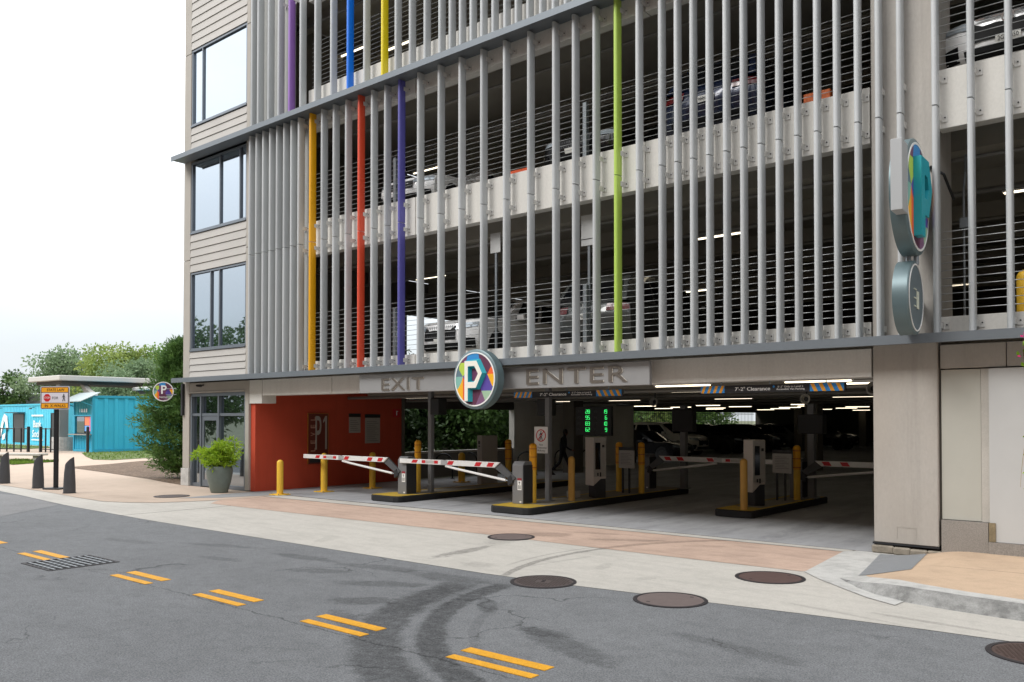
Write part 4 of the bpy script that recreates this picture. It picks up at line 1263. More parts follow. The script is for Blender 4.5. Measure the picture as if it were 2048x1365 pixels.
kiosk_w = mat('kiosk_white', '#c2b9b0', 0.5, var=0.04, scale=3)
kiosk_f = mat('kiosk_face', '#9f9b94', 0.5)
def kiosk(loc, rz, label, h=1.55, w=0.36, d=0.30, foot=True, screen=True):
    t = thing('ticket_kiosk', label, 'ticket kiosk', loc, rz)
    if foot:
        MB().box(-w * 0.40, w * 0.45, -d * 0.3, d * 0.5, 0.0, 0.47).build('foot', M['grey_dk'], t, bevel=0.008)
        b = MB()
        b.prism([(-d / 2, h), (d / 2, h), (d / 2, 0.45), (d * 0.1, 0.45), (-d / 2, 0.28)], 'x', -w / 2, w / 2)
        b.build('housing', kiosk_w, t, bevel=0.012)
    else:
        MB().box(-w / 2, w / 2, -d / 2, d / 2, 0.0, h).build('housing', kiosk_f, t, bevel=0.012)
    # the machine side faces +X
    MB().box(w / 2 + 0.001, w / 2 + 0.012, -d / 2 + 0.01, d / 2 - 0.01, 0.5 if foot else 0.05, h - 0.015).build('face_plate', kiosk_f, t)
    if screen:
        MB().box(w / 2 + 0.013, w / 2 + 0.02, -d * 0.36, d * 0.02, h - 0.75, h - 0.13).build('screen', M['glass_dark'], t)
        k = MB()
        k.box(w / 2 + 0.013, w / 2 + 0.022, -d * 0.22, -d * 0.12, h - 0.90, h - 0.83).box(w / 2 + 0.013, w / 2 + 0.022, -d * 0.02, d * 0.08, h - 0.92, h - 0.82)
        k.build('card_slot', M['black'], t)
        MB().box(w / 2 + 0.013, w / 2 + 0.018, d * 0.16, d * 0.34, h - 0.24, h - 0.18).build('print_mark', M['black'], t)
    else:
        MB().box(-0.10, 0.06, -d / 2 - 0.006, -d / 2 - 0.001, h - 0.26, h - 0.16).box(-0.08, 0.06, -d / 2 - 0.006, -d / 2 - 0.001, h - 0.34, h - 0.30).build('print_mark', M['grey_dk'], t)
    return t
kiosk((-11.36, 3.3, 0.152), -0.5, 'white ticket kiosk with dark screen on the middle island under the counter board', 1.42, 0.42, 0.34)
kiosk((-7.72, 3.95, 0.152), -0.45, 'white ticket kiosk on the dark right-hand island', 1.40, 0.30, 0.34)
kiosk((-16.95, 5.75, 0.0), -0.5, 'tall grey kiosk by the bike racks behind the exit lanes', 1.5, 0.42, 0.5, False, False)
b = thing('utility_box', 'low concrete box on the middle island at the foot of the white kiosk', 'utility box', (-11.75, 2.95, 0.152))
MB().box(-0.12, 0.12, -0.12, 0.12, 0, 0.16).build('box_body', M['curb'], b, bevel=0.015)
MB().box(-0.10, 0.10, -0.10, 0.10, 0.161, 0.168).build('lid', M['grey'], b)

# notice boards on the entry islands
def notice(loc, label):
    t = thing('notice_board', label, 'notice board', loc)
    MB().box(-0.22, 0.22, -0.02, 0.02, 0.62, 1.06).build('panel', mat('notice_white', '#a9a5a0', 0.6, var=0.05), t)
    MB().box(-0.22, 0.22, -0.022, 0.022, 1.062, 1.14).build('header', M['black'], t)
    k = MB()
    for i in range(8): k.box(-0.16, 0.16 - 0.05 * (i % 3), -0.0225, -0.0205, 0.72 + 0.037 * i, 0.73 + 0.037 * i)
    k.build('print_lines', mat('print_grey', '#6c6a68', 0.6), t)
    MB().box(-0.15, -0.11, -0.0, 0.04, 0.0, 0.62).box(0.04, 0.08, 0.0, 0.04, 0.0, 0.62).build('leg', M['dark'], t)
    return t
notice((-11.42, 4.75, 0.152), 'white notice board on the middle island in front of a banded bollard')
notice((-7.68, 5.35, 0.152), 'dim white notice board on the right-hand island')

# posts with speakers / cameras
def lane_post(loc, h, label, box=None, r=0.06):
    t = thing('lane_post', label, 'post', loc)
    MB().box(-r, r, -r, r, 0, h).build('pole', M['grey'], t, bevel=0.01)
    MB().box(-r * 1.8, r * 1.8, -r * 1.8, r * 1.8, 0, 0.02).build('base_plate', M['grey'], t)
    if box:
        MB().box(*box).build('signal_box', M['black'], t, bevel=0.015)
    return t
lane_post((-15.28, 1.75, 0.152), 2.7, 'square grey post on the left island with a black signal box', (0.08, 0.38, -0.12, 0.18, 1.95, 2.35))
lane_post((-11.72, 1.95, 0.152), 2.6, 'square grey post carrying the no-pedestrians sign', (-0.42, -0.08, 0.1, 0.4, 1.92, 2.3))
lane_post((-11.0, 6.9, 0.152), 2.2, 'dark post on the middle island with two hanging signal boxes', (-0.3, 0.3, -0.1, 0.15, 1.5, 2.1), 0.08)
lane_post((-7.4, 6.4, 0.152), 2.2, 'dark post on the right-hand island under a round speaker', (-0.3, 0.3, -0.1, 0.15, 1.5, 1.95), 0.08)
for x, y, z, lb in ((-10.9, 5.2, 2.42, 'round ceiling speaker above the middle notice board'), (-7.0, 5.0, 2.43, 'round ceiling speaker right of the right clearance bar'), (-4.45, 1.3, 2.5, 'round ceiling speaker tucked beside the column')):
    t = thing('horn_speaker', lb, 'speaker', (x, y, z))
    MB().lathe([(0.10, -0.02), (0.11, 0.05), (0.085, 0.055), (0.05, -0.02), (0.03, -0.03)], n=24, axis='y').build('horn', mat('speaker_grey', '#8e8c86', 0.6), t, smooth=True)
    MB().lathe([(0.055, -0.018), (0.0, -0.018)], n=20, axis='y').build('cone', M['black'], t)
    MB().cyl((0, 0.05, 0.08), (0, 0.05, 0.4), 0.014).build('stem', M['dark'], t)

# no-pedestrians sign
t = thing('pedestrian_sign', 'white sign with a crossed-out walker reading Not A Pedestrian Walkway', 'sign', (-11.86, 1.86, 1.22))
MB().box(-0.19, 0.19, -0.006, 0.0, 0.0, 0.60).build('plate', M['white'], t)
MB().lathe([(0.14, 0.007), (0.14, 0.009), (0.118, 0.009), (0.118, 0.007)], c=(0, 0, 0.40), n=36, axis='y').build('red_ring', M['red_refl'], t)
MB().prism([(-0.09, 0.31), (-0.075, 0.295), (0.09, 0.49), (0.075, 0.505)], 'y', -0.0105, -0.009).build('red_slash', M['red_refl'], t)
def walker(parent, m, y, x, z, h, face=1):
    k = MB()
    k.cyl((x, y, z + h * 0.92), (x, y - 0.0015, z + h * 0.92), h * 0.075, n=14)
    f = face * h
    for q in ([(-.09, .82), (.08, .82), (.09, .48), (-.07, .48)], [(.0, .5), (.09, .5), (.23, .02), (.13, .0)], [(-.07, .5), (.04, .5), (-.10, .0), (-.2, .03)],
              [(.06, .80), (.10, .76), (.22, .52), (.17, .49)], [(-.08, .80), (-.03, .74), (-.14, .6), (-.2, .64)], [(-.2, .64), (-.14, .6), (-.20, .48), (-.25, .50)]):
        k.prism([(x + u * f, z + w * h) for u, w in q], 'y', y - 0.0015, y)
    return k.build('walking_figure', m, parent)
walker(t, M['black'], -0.007, 0.0, 0.29, 0.21)
text('lettering', 'Not\nA Pedestrian\nWalkway', M['black'], t, (0, -0.007, 0.12), 0.19, 0.32, ex=0.002)

# LED counter of free places
t = thing('counter_display', 'black space counter board with green numbers above the white kiosk', 'counter board', (-11.95, 4.05, 1.58))
MB().box(-0.53, 0.53, 0, 0.10, 0, 0.72).build('casing', M['black'], t, bevel=0.01)
led = mat('led_green', (0.1, 0.9, 0.3), 0.5, emit=(0.05, 1.0, 0.20), estr=0.62)
SEG = {'0': 'abcdef', '1': 'bc', '2': 'abged', '3': 'abgcd', '5': 'afgcd', '6': 'afgedc', '8': 'abcdefg', '9': 'abcdfg'}
def digits(s, x1, zc, h):
    b = MB()
    w = h * 0.55
    q = h * 0.047
    for i, ch in enumerate(reversed(s)):
        x = x1 - i * w * 1.42 - w
        R_ = {'a': (x, x + w, zc + h / 2 - q, zc + h / 2 + q), 'g': (x, x + w, zc - q, zc + q), 'd': (x, x + w, zc - h / 2 - q, zc - h / 2 + q),
              'f': (x - q, x + q, zc, zc + h / 2), 'b': (x + w - q, x + w + q, zc, zc + h / 2), 'e': (x - q, x + q, zc - h / 2, zc), 'c': (x + w - q, x + w + q, zc - h / 2, zc)}
        for k, c in enumerate(SEG[ch]):
            r = R_[c]
            b.box(r[0], r[1], -0.006 - k * 0.0004, -0.002, r[2], r[3])
    b.build('green_digits', led, t)
for i, (a, c) in enumerate((('28', '19'), ('95', '6'), ('83', '10'), ('62', '9'))):
    z = 0.595 - i * 0.148
    digits(a, -0.10, z, 0.088)
    digits(c, 0.41, z, 0.088)
    text('lettering', 'P%d' % (i + 1), mat('counter_print', '#3a3a3c', 0.6), t, (-0.42, -0.002, z), 0.07, ex=0.002)
    text('lettering', 'P%d' % (i + 5), MATS['counter_print'], t, (0.08, -0.002, z), 0.07, ex=0.002)

# things on the red wall
t = thing('level_sign', 'tall framed LEVEL P1 sign on the red wall', 'level sign', (-20.395, 2.14, 0.68))
MB().box(0, 0.03, -0.36, 0.36, 0, 1.48).build('panel', mat('level_panel', '#6a2c20', 0.5), t)
fr = MB()
fr.box(0.0, 0.036, -0.37, -0.355, 0, 1.48).box(0.0, 0.036, 0.355, 0.37, 0, 1.48).box(0.0, 0.036, -0.355, 0.355, 1.465, 1.48)
fr.build('frame', mat('level_frame', '#b0702a', 0.5), t)
text('lettering', 'P', mat('level_grey', '#aaa49c', 0.5), t, (0.035, 0.0, 0.91), 0.98, 0.21, rot=SIDE, ex=0.008)
MB().prism([(0.245, 0.42), (0.305, 0.42), (0.305, 1.40), (0.25, 1.40), (0.17, 1.27), (0.17, 1.20), (0.245, 1.27)], 'x', 0.032, 0.040).build('numeral', MATS['level_grey'], t)
for i, ch in enumerate('LEVEL'):
    text('lettering', ch, mat('level_letter', '#c59a86', 0.6), t, (0.035, -0.19, 0.42 + 0.225 * i), 0.16, 0.10, rot=(pi / 2, -pi / 2, pi / 2), ex=0.004)
MB().box(0.031, 0.034, -0.3, 0.3, 0.04, 0.26).build('lower_field', M['grey_dk'], t)
text('lettering', 'Welcome', M['cream'], t, (0.036, 0.05, 0.15), 0.08, 0.3, rot=SIDE, ex=0.004) if False else None
def wall_notice(y0, y1, z0, z1, label):
    t = thing('wall_notice', label, 'notice', (-20.396, (y0 + y1) / 2, z0))
    hw = (y1 - y0) / 2
    MB().box(0, 0.012, -hw, hw, 0, z1 - z0 - 0.11).build('panel', MATS['notice_white'], t)
    MB().box(0, 0.014, -hw - 0.01, hw + 0.01, z1 - z0 - 0.108, z1 - z0).build('header', M['black'], t)
    k = MB()
    n = int((z1 - z0 - 0.2) / 0.06)
    for i in range(n): k.box(0.0125, 0.0135, -hw * 0.8, hw * (0.8 - 0.25 * (i % 3)), 0.07 + 0.06 * i, 0.083 + 0.06 * i)
    k.build('print_lines', MATS['print_grey'], t)
wall_notice(3.30, 3.74, 1.57, 2.16, 'smaller white notice with black header on the red wall')
wall_notice(3.93, 4.53, 1.24, 2.14, 'larger white notice with black header on the red wall')
t = thing('fire_alarm_sign', 'small red sign with a white symbol at the inner end of the red wall', 'sign', (-20.395, 5.22, 2.05))
MB().box(0, 0.02, -0.14, 0.14, 0, 0.26).build('plate', M['red_refl'], t)
MB().box(0.021, 0.024, -0.02, 0.02, 0.06, 0.17).box(0.021, 0.024, -0.02, 0.06, 0.17, 0.20).build('symbol', M['white'], t)
# camera over the storefront
t = thing('security_camera', 'small dark camera under the ledge over the storefront', 'camera', (-22.95, -0.02, 2.93))
MB().cyl((0, 0, 0.06), (0, -0.10, 0.04), 0.02).build('bracket_arm', M['dark'], t)
MB().box(-0.04, 0.05, -0.22, -0.08, 0.0, 0.07).build('housing', M['dark'], t, bevel=0.012)
MB().cyl((0.0, -0.22, 0.035), (0.0, -0.235, 0.035), 0.022).build('lens', M['glass_dark'], t)

# sign posts standing on the first upper floor, right behind the cables
def deck_sign(x, z0, z1, w, hs, label):
    t = thing('deck_sign', label, 'sign post', (x, 0.42, z0))
    MB().box(-0.025, 0.025, -0.02, 0.02, 0, z1 - z0).build('post', M['steel'], t)
    MB().box(-w / 2, w / 2, -0.035, -0.022, z1 - z0 - hs, z1 - z0).build('panel', mat('sign_back', '#b4b5b4', 0.6), t)
    return t
deck_sign(-11.95, 3.25, 5.98, 0.28, 0.42, 'blank-backed white sign on a post above the white car')
o = deck_sign(-9.53, 3.25, 6.0, 0.34, 0.60, 'larger blank-backed sign on a post left of the lime louver')
MB().box(-0.17, 0.17, -0.040, -0.036, 2.27, 2.285).build('panel_gap', M['black'], o)

# bike racks
def rack(x, y, rz, label):
    t = thing('bike_rack', label, 'bike rack', (x, y, 0), rz, 'hoop bike racks in the garage')
    pts = [(-0.36, 0, 0.0), (-0.36, 0, 0.5)] + [(-0.36 * cos(pi * i / 10), 0, 0.5 + 0.32 * sin(pi * i / 10)) for i in range(1, 10)] + [(0.36, 0, 0.5), (0.36, 0, 0.0)]
    MB().tube(pts, 0.025, n=8).build('hoop', M['dark'], t, smooth='all')
    k = MB()
    for u in (-0.36, 0.36): k.cyl((u, 0, 0.001), (u, 0, 0.012), 0.07, n=12)
    k.build('foot_plate', M['dark'], t)
rack(-20.2, 7.2, 0.12, 'black hoop bike rack left of the low yellow bollard')
rack(-20.5, 8.75, 0.12, 'black hoop bike rack right of the low yellow bollard')
rack(-19.1, 10.3, 0.3, 'black hoop bike rack beside the second gate cabinet')
rack(-19.7, 13.3, 0.3, 'black hoop bike rack left of the walking person')
rack(-19.1, 14.2, 0.3, 'black hoop bike rack right of the walking person')

# ================================================================== CEILING LIGHTS
lamp_tube = MB().box(-0.60, 0.60, -0.035, 0.035, -0.024, 0.0).mesh('tube', bevel=0.012)
lamp_body = MB().box(-0.62, 0.62, -0.055, 0.055, 0.002, 0.05).mesh('fixture_body')
def strip_light(x, y, z, label, group):
    t = thing('ceiling_light', label, 'ceiling light', (x, y, z), 0, group)
    link('fixture_body', lamp_body, M['white'], t)
    link('diffuser', lamp_tube, M['tube_light'], t)
    k = link('hanger', hang_me, M['steel'], t)
    return t
hang_me = MB().cyl((-0.4, 0, 0.05), (-0.4, 0, 0.32), 0.008, n=5).cyl((0.4, 0, 0.05), (0.4, 0, 0.32), 0.008, n=5).mesh('hanger')
GL = 'strip lights under the ground floor ceiling'
LL = 'lit white strip light hanging under the ground floor ceiling of the garage'
nearl = [(-5.6, 1.9, 2.68, 'lit strip light right behind the right clearance bar, nearest the street'), (-5.0, 2.75, 2.66, 'lit strip light just above the right end of the right clearance bar'),
         (-8.2, 1.7, 2.66, 'lit strip light peeking out at the right end of the ENTER board')]
for q in nearl: strip_light(*q, GL)
ORD = ['first', 'second', 'third', 'fourth', 'fifth', 'sixth', 'seventh', 'eighth', 'ninth', 'tenth', 'eleventh', 'twelfth', 'thirteenth', 'fourteenth']
row_no = 2
for y, xs in ((4.4, (-18.4, -13.4, -9.0, -6.3, -3.0)), (7.6, (-17.8, -13.0, -8.6, -5.0, -1.5)), (10.6, (-18.4, -15.0, -11.0, -7.4, -3.8, 0.2)), (14.2, (-17.0, -13.0, -9.2, -5.5, -1.0)),
              (18.2, (-18.0, -14.5, -11.0, -7.0, -3.0, 1.5)), (22.4, (-25, -21.5, -18.0, -14.0, -9.5, -5.0, 0)), (27.0, (-26, -22.5, -19.0, -15.0, -11.0, -7.0, -2.5)), (31.5, (-26, -22, -18, -14, -9.5, -4.5)), (36.5, (-25, -21, -16.5, -11.5, -6)), (42, (-24, -20, -14, -7, 0)), (49, (-20, -12, -4))):
    for k, x in enumerate(xs):
        strip_light(x + random.uniform(-.5, .5), y, 2.64 if y < 10 else 2.62, 'lit ground floor strip light, %s from the left in the %s row from the street' % (ORD[k], ORD[row_no]), GL)
    row_no += 1
GU = 'strip lights under the upper ceilings'
for x, y, z, lb in ((-17.6, 4.0, 6.10, 'lit strip light in the first upper level above the white car'), (-8.5, 4.0, 6.05, 'lit strip light in the first upper level right of the lime louver'),
        (-6.3, 15.0, 6.05, 'lit strip light deep in the first upper level at right'), (-17.7, 4.0, 9.25, 'lit strip light in the second upper level above the white sedan'),
        (-18.6, 3.6, 13.0, 'lit strip light in the third upper level by the yellow louver'), (-19.9, 3.0, 13.0, 'lit strip light in the third upper level behind the violet louver'),
        (-2.4, 4.0, 6.05, 'lit strip light in the first upper level beyond the column'), (-12.8, 11.0, 6.05, 'lit strip light deep in the first upper level at centre')):
    strip_light(x, y, z, lb, GU)
# ================================================================== CARS
def lerp_poly(pts, z):
    pts = sorted(pts, key=lambda p: p[1])
    if z <= pts[0][1]: return pts[0][0]
    for (x0, z0), (x1, z1) in zip(pts, pts[1:]):
        if z <= z1: return x0 + (x1 - x0) * (z - z0) / max(z1 - z0, 1e-6)
    return pts[-1][0]
KINDS = {
    'suv': dict(L=4.70, W=1.88, r=0.36, xf=3.78, xr=0.95, belt=1.06,
        front=[(4.46, 0.98), (4.62, 0.90), (4.69, 0.74), (4.70, 0.55), (4.66, 0.38), (4.52, 0.26)],
        rear=[(0.16, 1.08), (0.05, 0.98), (0.0, 0.75), (0.02, 0.55), (0.08, 0.40), (0.22, 0.28)],
        top=[(0.7, 1.10), (3.30, 1.10), (3.62, 1.08), (4.1, 1.05)],
        roof=[(0.12, 1.05), (0.42, 1.52), (0.62, 1.64), (1.4, 1.69), (2.3, 1.68), (2.72, 1.61), (3.48, 1.08)], ws=(5, 6), rw=(0, 1)),
    'sedan': dict(L=4.75, W=1.84, r=0.33, xf=3.85, xr=1.05, belt=0.93,
        front=[(4.45, 0.82), (4.65, 0.76), (4.74, 0.62), (4.75, 0.48), (4.70, 0.33), (4.55, 0.20)],
        rear=[(0.12, 1.0), (0.03, 0.92), (0.0, 0.72), (0.03, 0.5), (0.08, 0.36), (0.22, 0.24)],
        top=[(0.6, 1.02), (1.0, 0.98), (3.1, 0.95), (3.45, 0.93), (4.0, 0.90)],
        roof=[(0.55, 0.96), (1.15, 1.30), (1.6, 1.41), (2.2, 1.44), (2.6, 1.40), (3.45, 0.92)], ws=(4, 5), rw=(0, 1)),
}
CARM = {}
def car_meshes(kind):
    if kind in CARM: return CARM[kind]
    K = KINDS[kind]
    L_, W = K['L'], K['W']
    hw = W / 2
    R = K['r'] + 0.055
    zb = K['front'][-1][1]
    prof = []
    prof += K['rear'][::-1]                      # bottom rear -> shoulder
    prof += K['top'] + K['front']
    arch = []
    def arc(cx):
        a0 = math.asin(min(1, max(-1, (zb - K['r']) / R)))
        return [(cx + R * cos(a0 + (pi - 2 * a0) * i / 10), K['r'] + R * sin(a0 + (pi - 2 * a0) * i / 10)) for i in range(11)]
    prof += arc(K['xf']) + arc(K['xr'])
    n = len(prof)
    n_out = len(K['rear']) + len(K['top']) + len(K['front'])
    ts = [-1, -0.97, -0.9, -0.7, -0.35, 0, 0.35, 0.7, 0.9, 0.97, 1]
    def pt(x, z, t, edge=True):
        a = abs(t)
        if x > L_ - 1.1: x -= 0.30 * a ** 4 * ((x - (L_ - 1.1)) / 1.1) ** 1.5
        if x < 0.7: x += 0.16 * a ** 4 * ((0.7 - x) / 0.7)
        y = t * hw
        if edge and z > K['belt'] - 0.25: y *= 1 - 0.10 * ((z - K['belt'] + 0.25) / 0.3) ** 2 * a ** 2
        if edge and z < 0.45: y *= 1 - 0.05 * (0.45 - z) / 0.25
        if edge and a > 0.95 and z > K['belt'] - 0.12: z -= 0.03 * (a - 0.94) / 0.06
        return (x, y, z)
    b = MB()
    vs = [pt(x, z, t) for t in ts for x, z in prof]
    fs = []
    for k in range(len(ts) - 1):
        for i in range(n):
            j = (i + 1) % n
            fs.append((k * n + i, k * n + j, (k + 1) * n + j, (k + 1) * n + i))
    fs += [tuple(range(n)), tuple((len(ts) - 1) * n + i for i in range(n - 1, -1, -1))]
    b.add(vs, fs)
    body = b.mesh('body', smooth=True)
    # greenhouse
    rf = K['roof']
    zr, zl = max(z for x, z in rf), K['belt']
    def gh(x, z, t):
        f = max(0, (z - zl) / (zr - zl))
        return (x - 0.10 * abs(t) ** 3 * (1 if x > 2.6 else 0), t * hw * (0.93 - 0.20 * f), z - (0.03 * abs(t) ** 4 * f))
    tg = [-1, -0.92, -0.6, 0, 0.6, 0.92, 1]
    g = MB()
    m = len(rf)
    g.add([gh(x, z, t) for t in tg for x, z in rf],
          [(k * m + i, k * m + i + 1, (k + 1) * m + i + 1, (k + 1) * m + i) for k in range(len(tg) - 1) for i in range(m - 1)] +
          [tuple(range(m)), tuple((len(tg) - 1) * m + i for i in range(m - 1, -1, -1))])
    roof = g.mesh('cabin', smooth=True)
    def off(p, d): return (p[0] + d[0], p[1] + d[1], p[2] + d[2])
    # side glass follows the tumblehome, split by pillars
    zt, zw = zr - 0.13, zl + 0.04
    def xroof(z, frontside):
        seq = rf[:rf.index(max(rf, key=lambda p: p[1])) + 1] if not frontside else rf[rf.index(max(rf, key=lambda p: p[1])):]
        return lerp_poly(seq, z)
    sides = []
    cuts = [0.06, 0.30, 0.62, 0.97] if kind == 'suv' else [0.10, 0.52, 0.96]
    for s in (-1, 1):
        x0b, x1b = xroof(zw, False) + 0.12, xroof(zw, True) - 0.16
        x0t, x1t = xroof(zt, False) + 0.12, xroof(zt, True) - 0.10
        for u, v in zip(cuts, cuts[1:]):
            q = MB()
            P4 = []
            for (xa, xb, z) in ((x0b, x1b, zw), (x0t, x1t, zt)):
                P4.append([off(gh(xa + (xb - xa) * w_, z, s), (0, 0.012 * s, 0)) for w_ in (u + 0.02, v - 0.02)])
            q.poly([P4[0][0], P4[0][1], P4[1][1], P4[1][0]])
            sides.append(q.mesh('side_window'))
    def slope_glass(i0, i1, name, d):
        a, c = rf[i0], rf[i1]
        q = MB()
        rows = []
        for w_ in (0.06, 0.94):
            x, z = a[0] + (c[0] - a[0]) * w_, a[1] + (c[1] - a[1]) * w_
            rows.append([off(gh(x, z, t), (d, 0, 0.012)) for t in (-0.86, -0.5, 0, 0.5, 0.86)])
        q.quad_strip(rows[0], rows[1])
        return q.mesh(name, smooth=True)
    ws = slope_glass(*K['ws'], 'windshield', 0.012)
    rw = slope_glass(*K['rw'], 'rear_window', -0.014)
    # patches that follow the nose or tail
    def patch(name, side, t0, t1, z0, z1, d=0.012, nt=6, z0b=None, z1b=None):
        q = MB()
        seq = K['front'] if side == 'front' else K['rear']
        sg = 1 if side == 'front' else -1
        rows = []
        for zf in (0, 0.5, 1):
            r_ = []
            for i in range(nt + 1):
                t = t0 + (t1 - t0) * i / nt
                lo = z0 + ((z0b if z0b is not None else z0) - z0) * i / nt
                hi = z1 + ((z1b if z1b is not None else z1) - z1) * i / nt
                z = lo + (hi - lo) * zf
                p = pt(lerp_poly(seq, z), z, t, True)
                r_.append((p[0] + d * sg, p[1] * (1 + d * 0.4 * abs(t)), p[2]))
            rows.append(r_)
        q.quad_strip(rows[0], rows[1])
        q.quad_strip(rows[1], rows[2])
        return q.mesh(name, smooth=True)
    s_ = kind == 'suv'
    P = dict(
        headlight=[patch('headlight', 'front', s * 0.52, s * 0.985, 0.76 if s_ else 0.62, 0.88 if s_ else 0.73, z0b=0.82 if s_ else 0.67, z1b=0.93 if s_ else 0.77) for s in (-1, 1)],
        grille=[patch('grille', 'front', -0.52, 0.52, 0.53 if s_ else 0.50, 0.92 if s_ else 0.68, d=0.010)],
        intake=[patch('lower_intake', 'front', -0.62, 0.62, 0.31 if s_ else 0.26, 0.46 if s_ else 0.38, d=0.010)],
        fog=[patch('corner_intake', 'front', s * 0.70, s * 0.95, 0.34 if s_ else 0.28, 0.56 if s_ else 0.44, d=0.012) for s in (-1, 1)],
        plate=[patch('plate', 'front', -0.17, 0.17, 0.46 if s_ else 0.40, 0.57 if s_ else 0.50, d=0.022)],
        rplate=[patch('plate', 'rear', -0.17, 0.17, 0.72, 0.84, d=0.022)],
        tail=[patch('tail_light', 'rear', s * 0.50, s * 0.985, 0.86, 1.0 if s_ else 0.95, d=0.014) for s in (-1, 1)],
        bumper=[patch('rear_bumper_trim', 'rear', -0.8, 0.8, 0.36, 0.48, d=0.012)])
    # grille ribs, wheels, mirrors
    q = MB()
    for i in range(15):
        t = -0.46 + 0.92 * i / 14
        z0, z1 = (0.60, 0.86) if s_ else (0.52, 0.66)
        a, c = pt(lerp_poly(K['front'], z0), z0, t), pt(lerp_poly(K['front'], z1), z1, t)
        q.add([(a[0] + .014, a[1] - .008, a[2]), (a[0] + .014, a[1] + .008, a[2]), (c[0] + .014, c[1] + .008, c[2]), (c[0] + .014, c[1] - .008, c[2])], [(0, 1, 2, 3)])
    ribs = q.mesh('grille_ribs')
    r = K['r']
    tyre = MB().lathe([(r * 0.66, -0.10), (r * 0.94, -0.11), (r, -0.07), (r, 0.07), (r * 0.94, 0.11), (r * 0.66, 0.10)], n=28, axis='y').mesh('tyre', smooth=True)
    k = MB()
    k.lathe([(r * 0.68, -0.095), (r * 0.62, -0.06), (r * 0.62, 0.06), (r * 0.68, 0.095)], n=28, axis='y')
    for i in range(5):
        a = 2 * pi * i / 5
        for dd in (-0.16, 0.16):
            u = Vector((cos(a + dd), 0, sin(a + dd)))
            k.cyl((u.x * 0.05, -0.08, u.z * 0.05), (cos(a + dd * .8) * r * 0.63, -0.085, sin(a + dd * .8) * r * 0.63), 0.016, n=5)
    k.lathe([(0.06, -0.10), (0.06, -0.06)], n=12, axis='y')
    rim = k.mesh('rim')
    well = MB().lathe([(R * 0.99, -0.10), (R * 0.99, 0.10), (0.0, 0.10)], n=24, axis='y').mesh('wheel_well')
    mir = MB().box(-0.05, 0.06, -0.12, 0.10, -0.07, 0.07).mesh('mirror', bevel=0.03, seg=2, smooth=True)
    hub = [(x, s * (hw - 0.125), r, s) for x in (K['xf'], K['xr']) for s in (-1, 1)]
    CARM[kind] = dict(body=body, roof=roof, sides=sides, ws=ws, rw=rw, P=P, ribs=ribs, tyre=tyre, rim=rim, well=well, mir=mir, hub=hub, K=K)
    return CARM[kind]
M['lamp'] = mat('headlamp', '#aab4bc', 0.08, spec=0.8, metal=0.3)
M['tail'] = mat('tail_lamp', '#560b10', 0.2, spec=0.8)
M['trimblk'] = mat('car_trim_black', '#0f1011', 0.65, spec=0.25)
M['chrome'] = mat('chrome', '#c9ccce', 0.12, metal=1.0)
M['plate'] = mat('plate_white', '#cfcfc9', 0.5)
def car(label, x, y, z, heading, colour, kind='suv', group=None, plate=None, ribs=True, name='parked_car', scale=1.0):
    """heading: direction of the nose, 'street' (-Y), 'in' (+Y) or 'right' (+X). (x, y) = middle of the front (or of the tail when 'in')."""
    D = car_meshes(kind)
    L_ = D['K']['L'] * scale
    rz = {'street': -pi / 2, 'in': pi / 2, 'right': 0.0}[heading]
    nose = Vector((L_, 0, 0))
    if heading == 'street': loc = (x, y + L_, z)
    elif heading == 'in': loc = (x, y, z)
    else: loc = (x - L_, y, z)
    t = thing(name, label, 'car', loc, rz, group)
    t.scale = (scale,) * 3
    mm = mat('car_paint_' + colour[0], colour[1], 0.25, spec=0.5, coat=0.6, metal=colour[2] if len(colour) > 2 else 0.0)
    bo = link('body', D['body'], mm, t)
    link('cabin', D['roof'], mm, t)
    for s in D['sides']: link('side_window', s, M['glass_dark'], t)
    link('windshield', D['ws'], M['glass_dark'], t)
    link('rear_window', D['rw'], M['glass_dark'], t)
    P = D['P']
    for s in P['headlight']: link('headlight', s, M['lamp'], t)
    for s in P['tail']: link('tail_light', s, M['tail'], t)
    gr = link('grille', P['grille'][0], M['trimblk'], t)
    if ribs: link('grille_ribs', D['ribs'], mat('rib_grey', '#3c3d3f', 0.4, metal=0.2), gr)
    link('lower_intake', P['intake'][0], M['trimblk'], t)
    for s in P['fog']: link('corner_intake', s, M['trimblk'], t)
    link('rear_bumper_trim', P['bumper'][0], M['trimblk'], t)
    pl = link('plate', P['plate'][0], M['plate'], t)
    link('plate', P['rplate'][0], M['plate'], t)
    for hx, hy, hz, s in D['hub']:
        w = bpy.data.objects.new('wheel', D['well'])
        w = link('wheel', D['well'], M['black'], t, (hx, hy, hz), (0, 0, 0 if s < 0 else pi))
        link('tyre', D['tyre'], M['rubber'], w, (0, 0, 0))
        link('rim', D['rim'], M['steel'], w, (0, 0, 0))
    for s in (-1, 1):
        link('mirror', D['mir'], mm, t, (D['K']['roof'][D['K']['ws'][1]][0] - 0.55, s * (D['K']['W'] / 2 + 0.04), D['K']['belt'] + 0.08))
    return t
WHITE, BLACK_, GREY_, NAVY, SILV, DKG = ('white', '#eeefef'), ('black', '#131416'), ('grey', '#4a4d4c', 0.4), ('navy', '#131f38', 0.3), ('silver', '#a9adb0', 0.4), ('charcoal', '#25272a', 0.3)
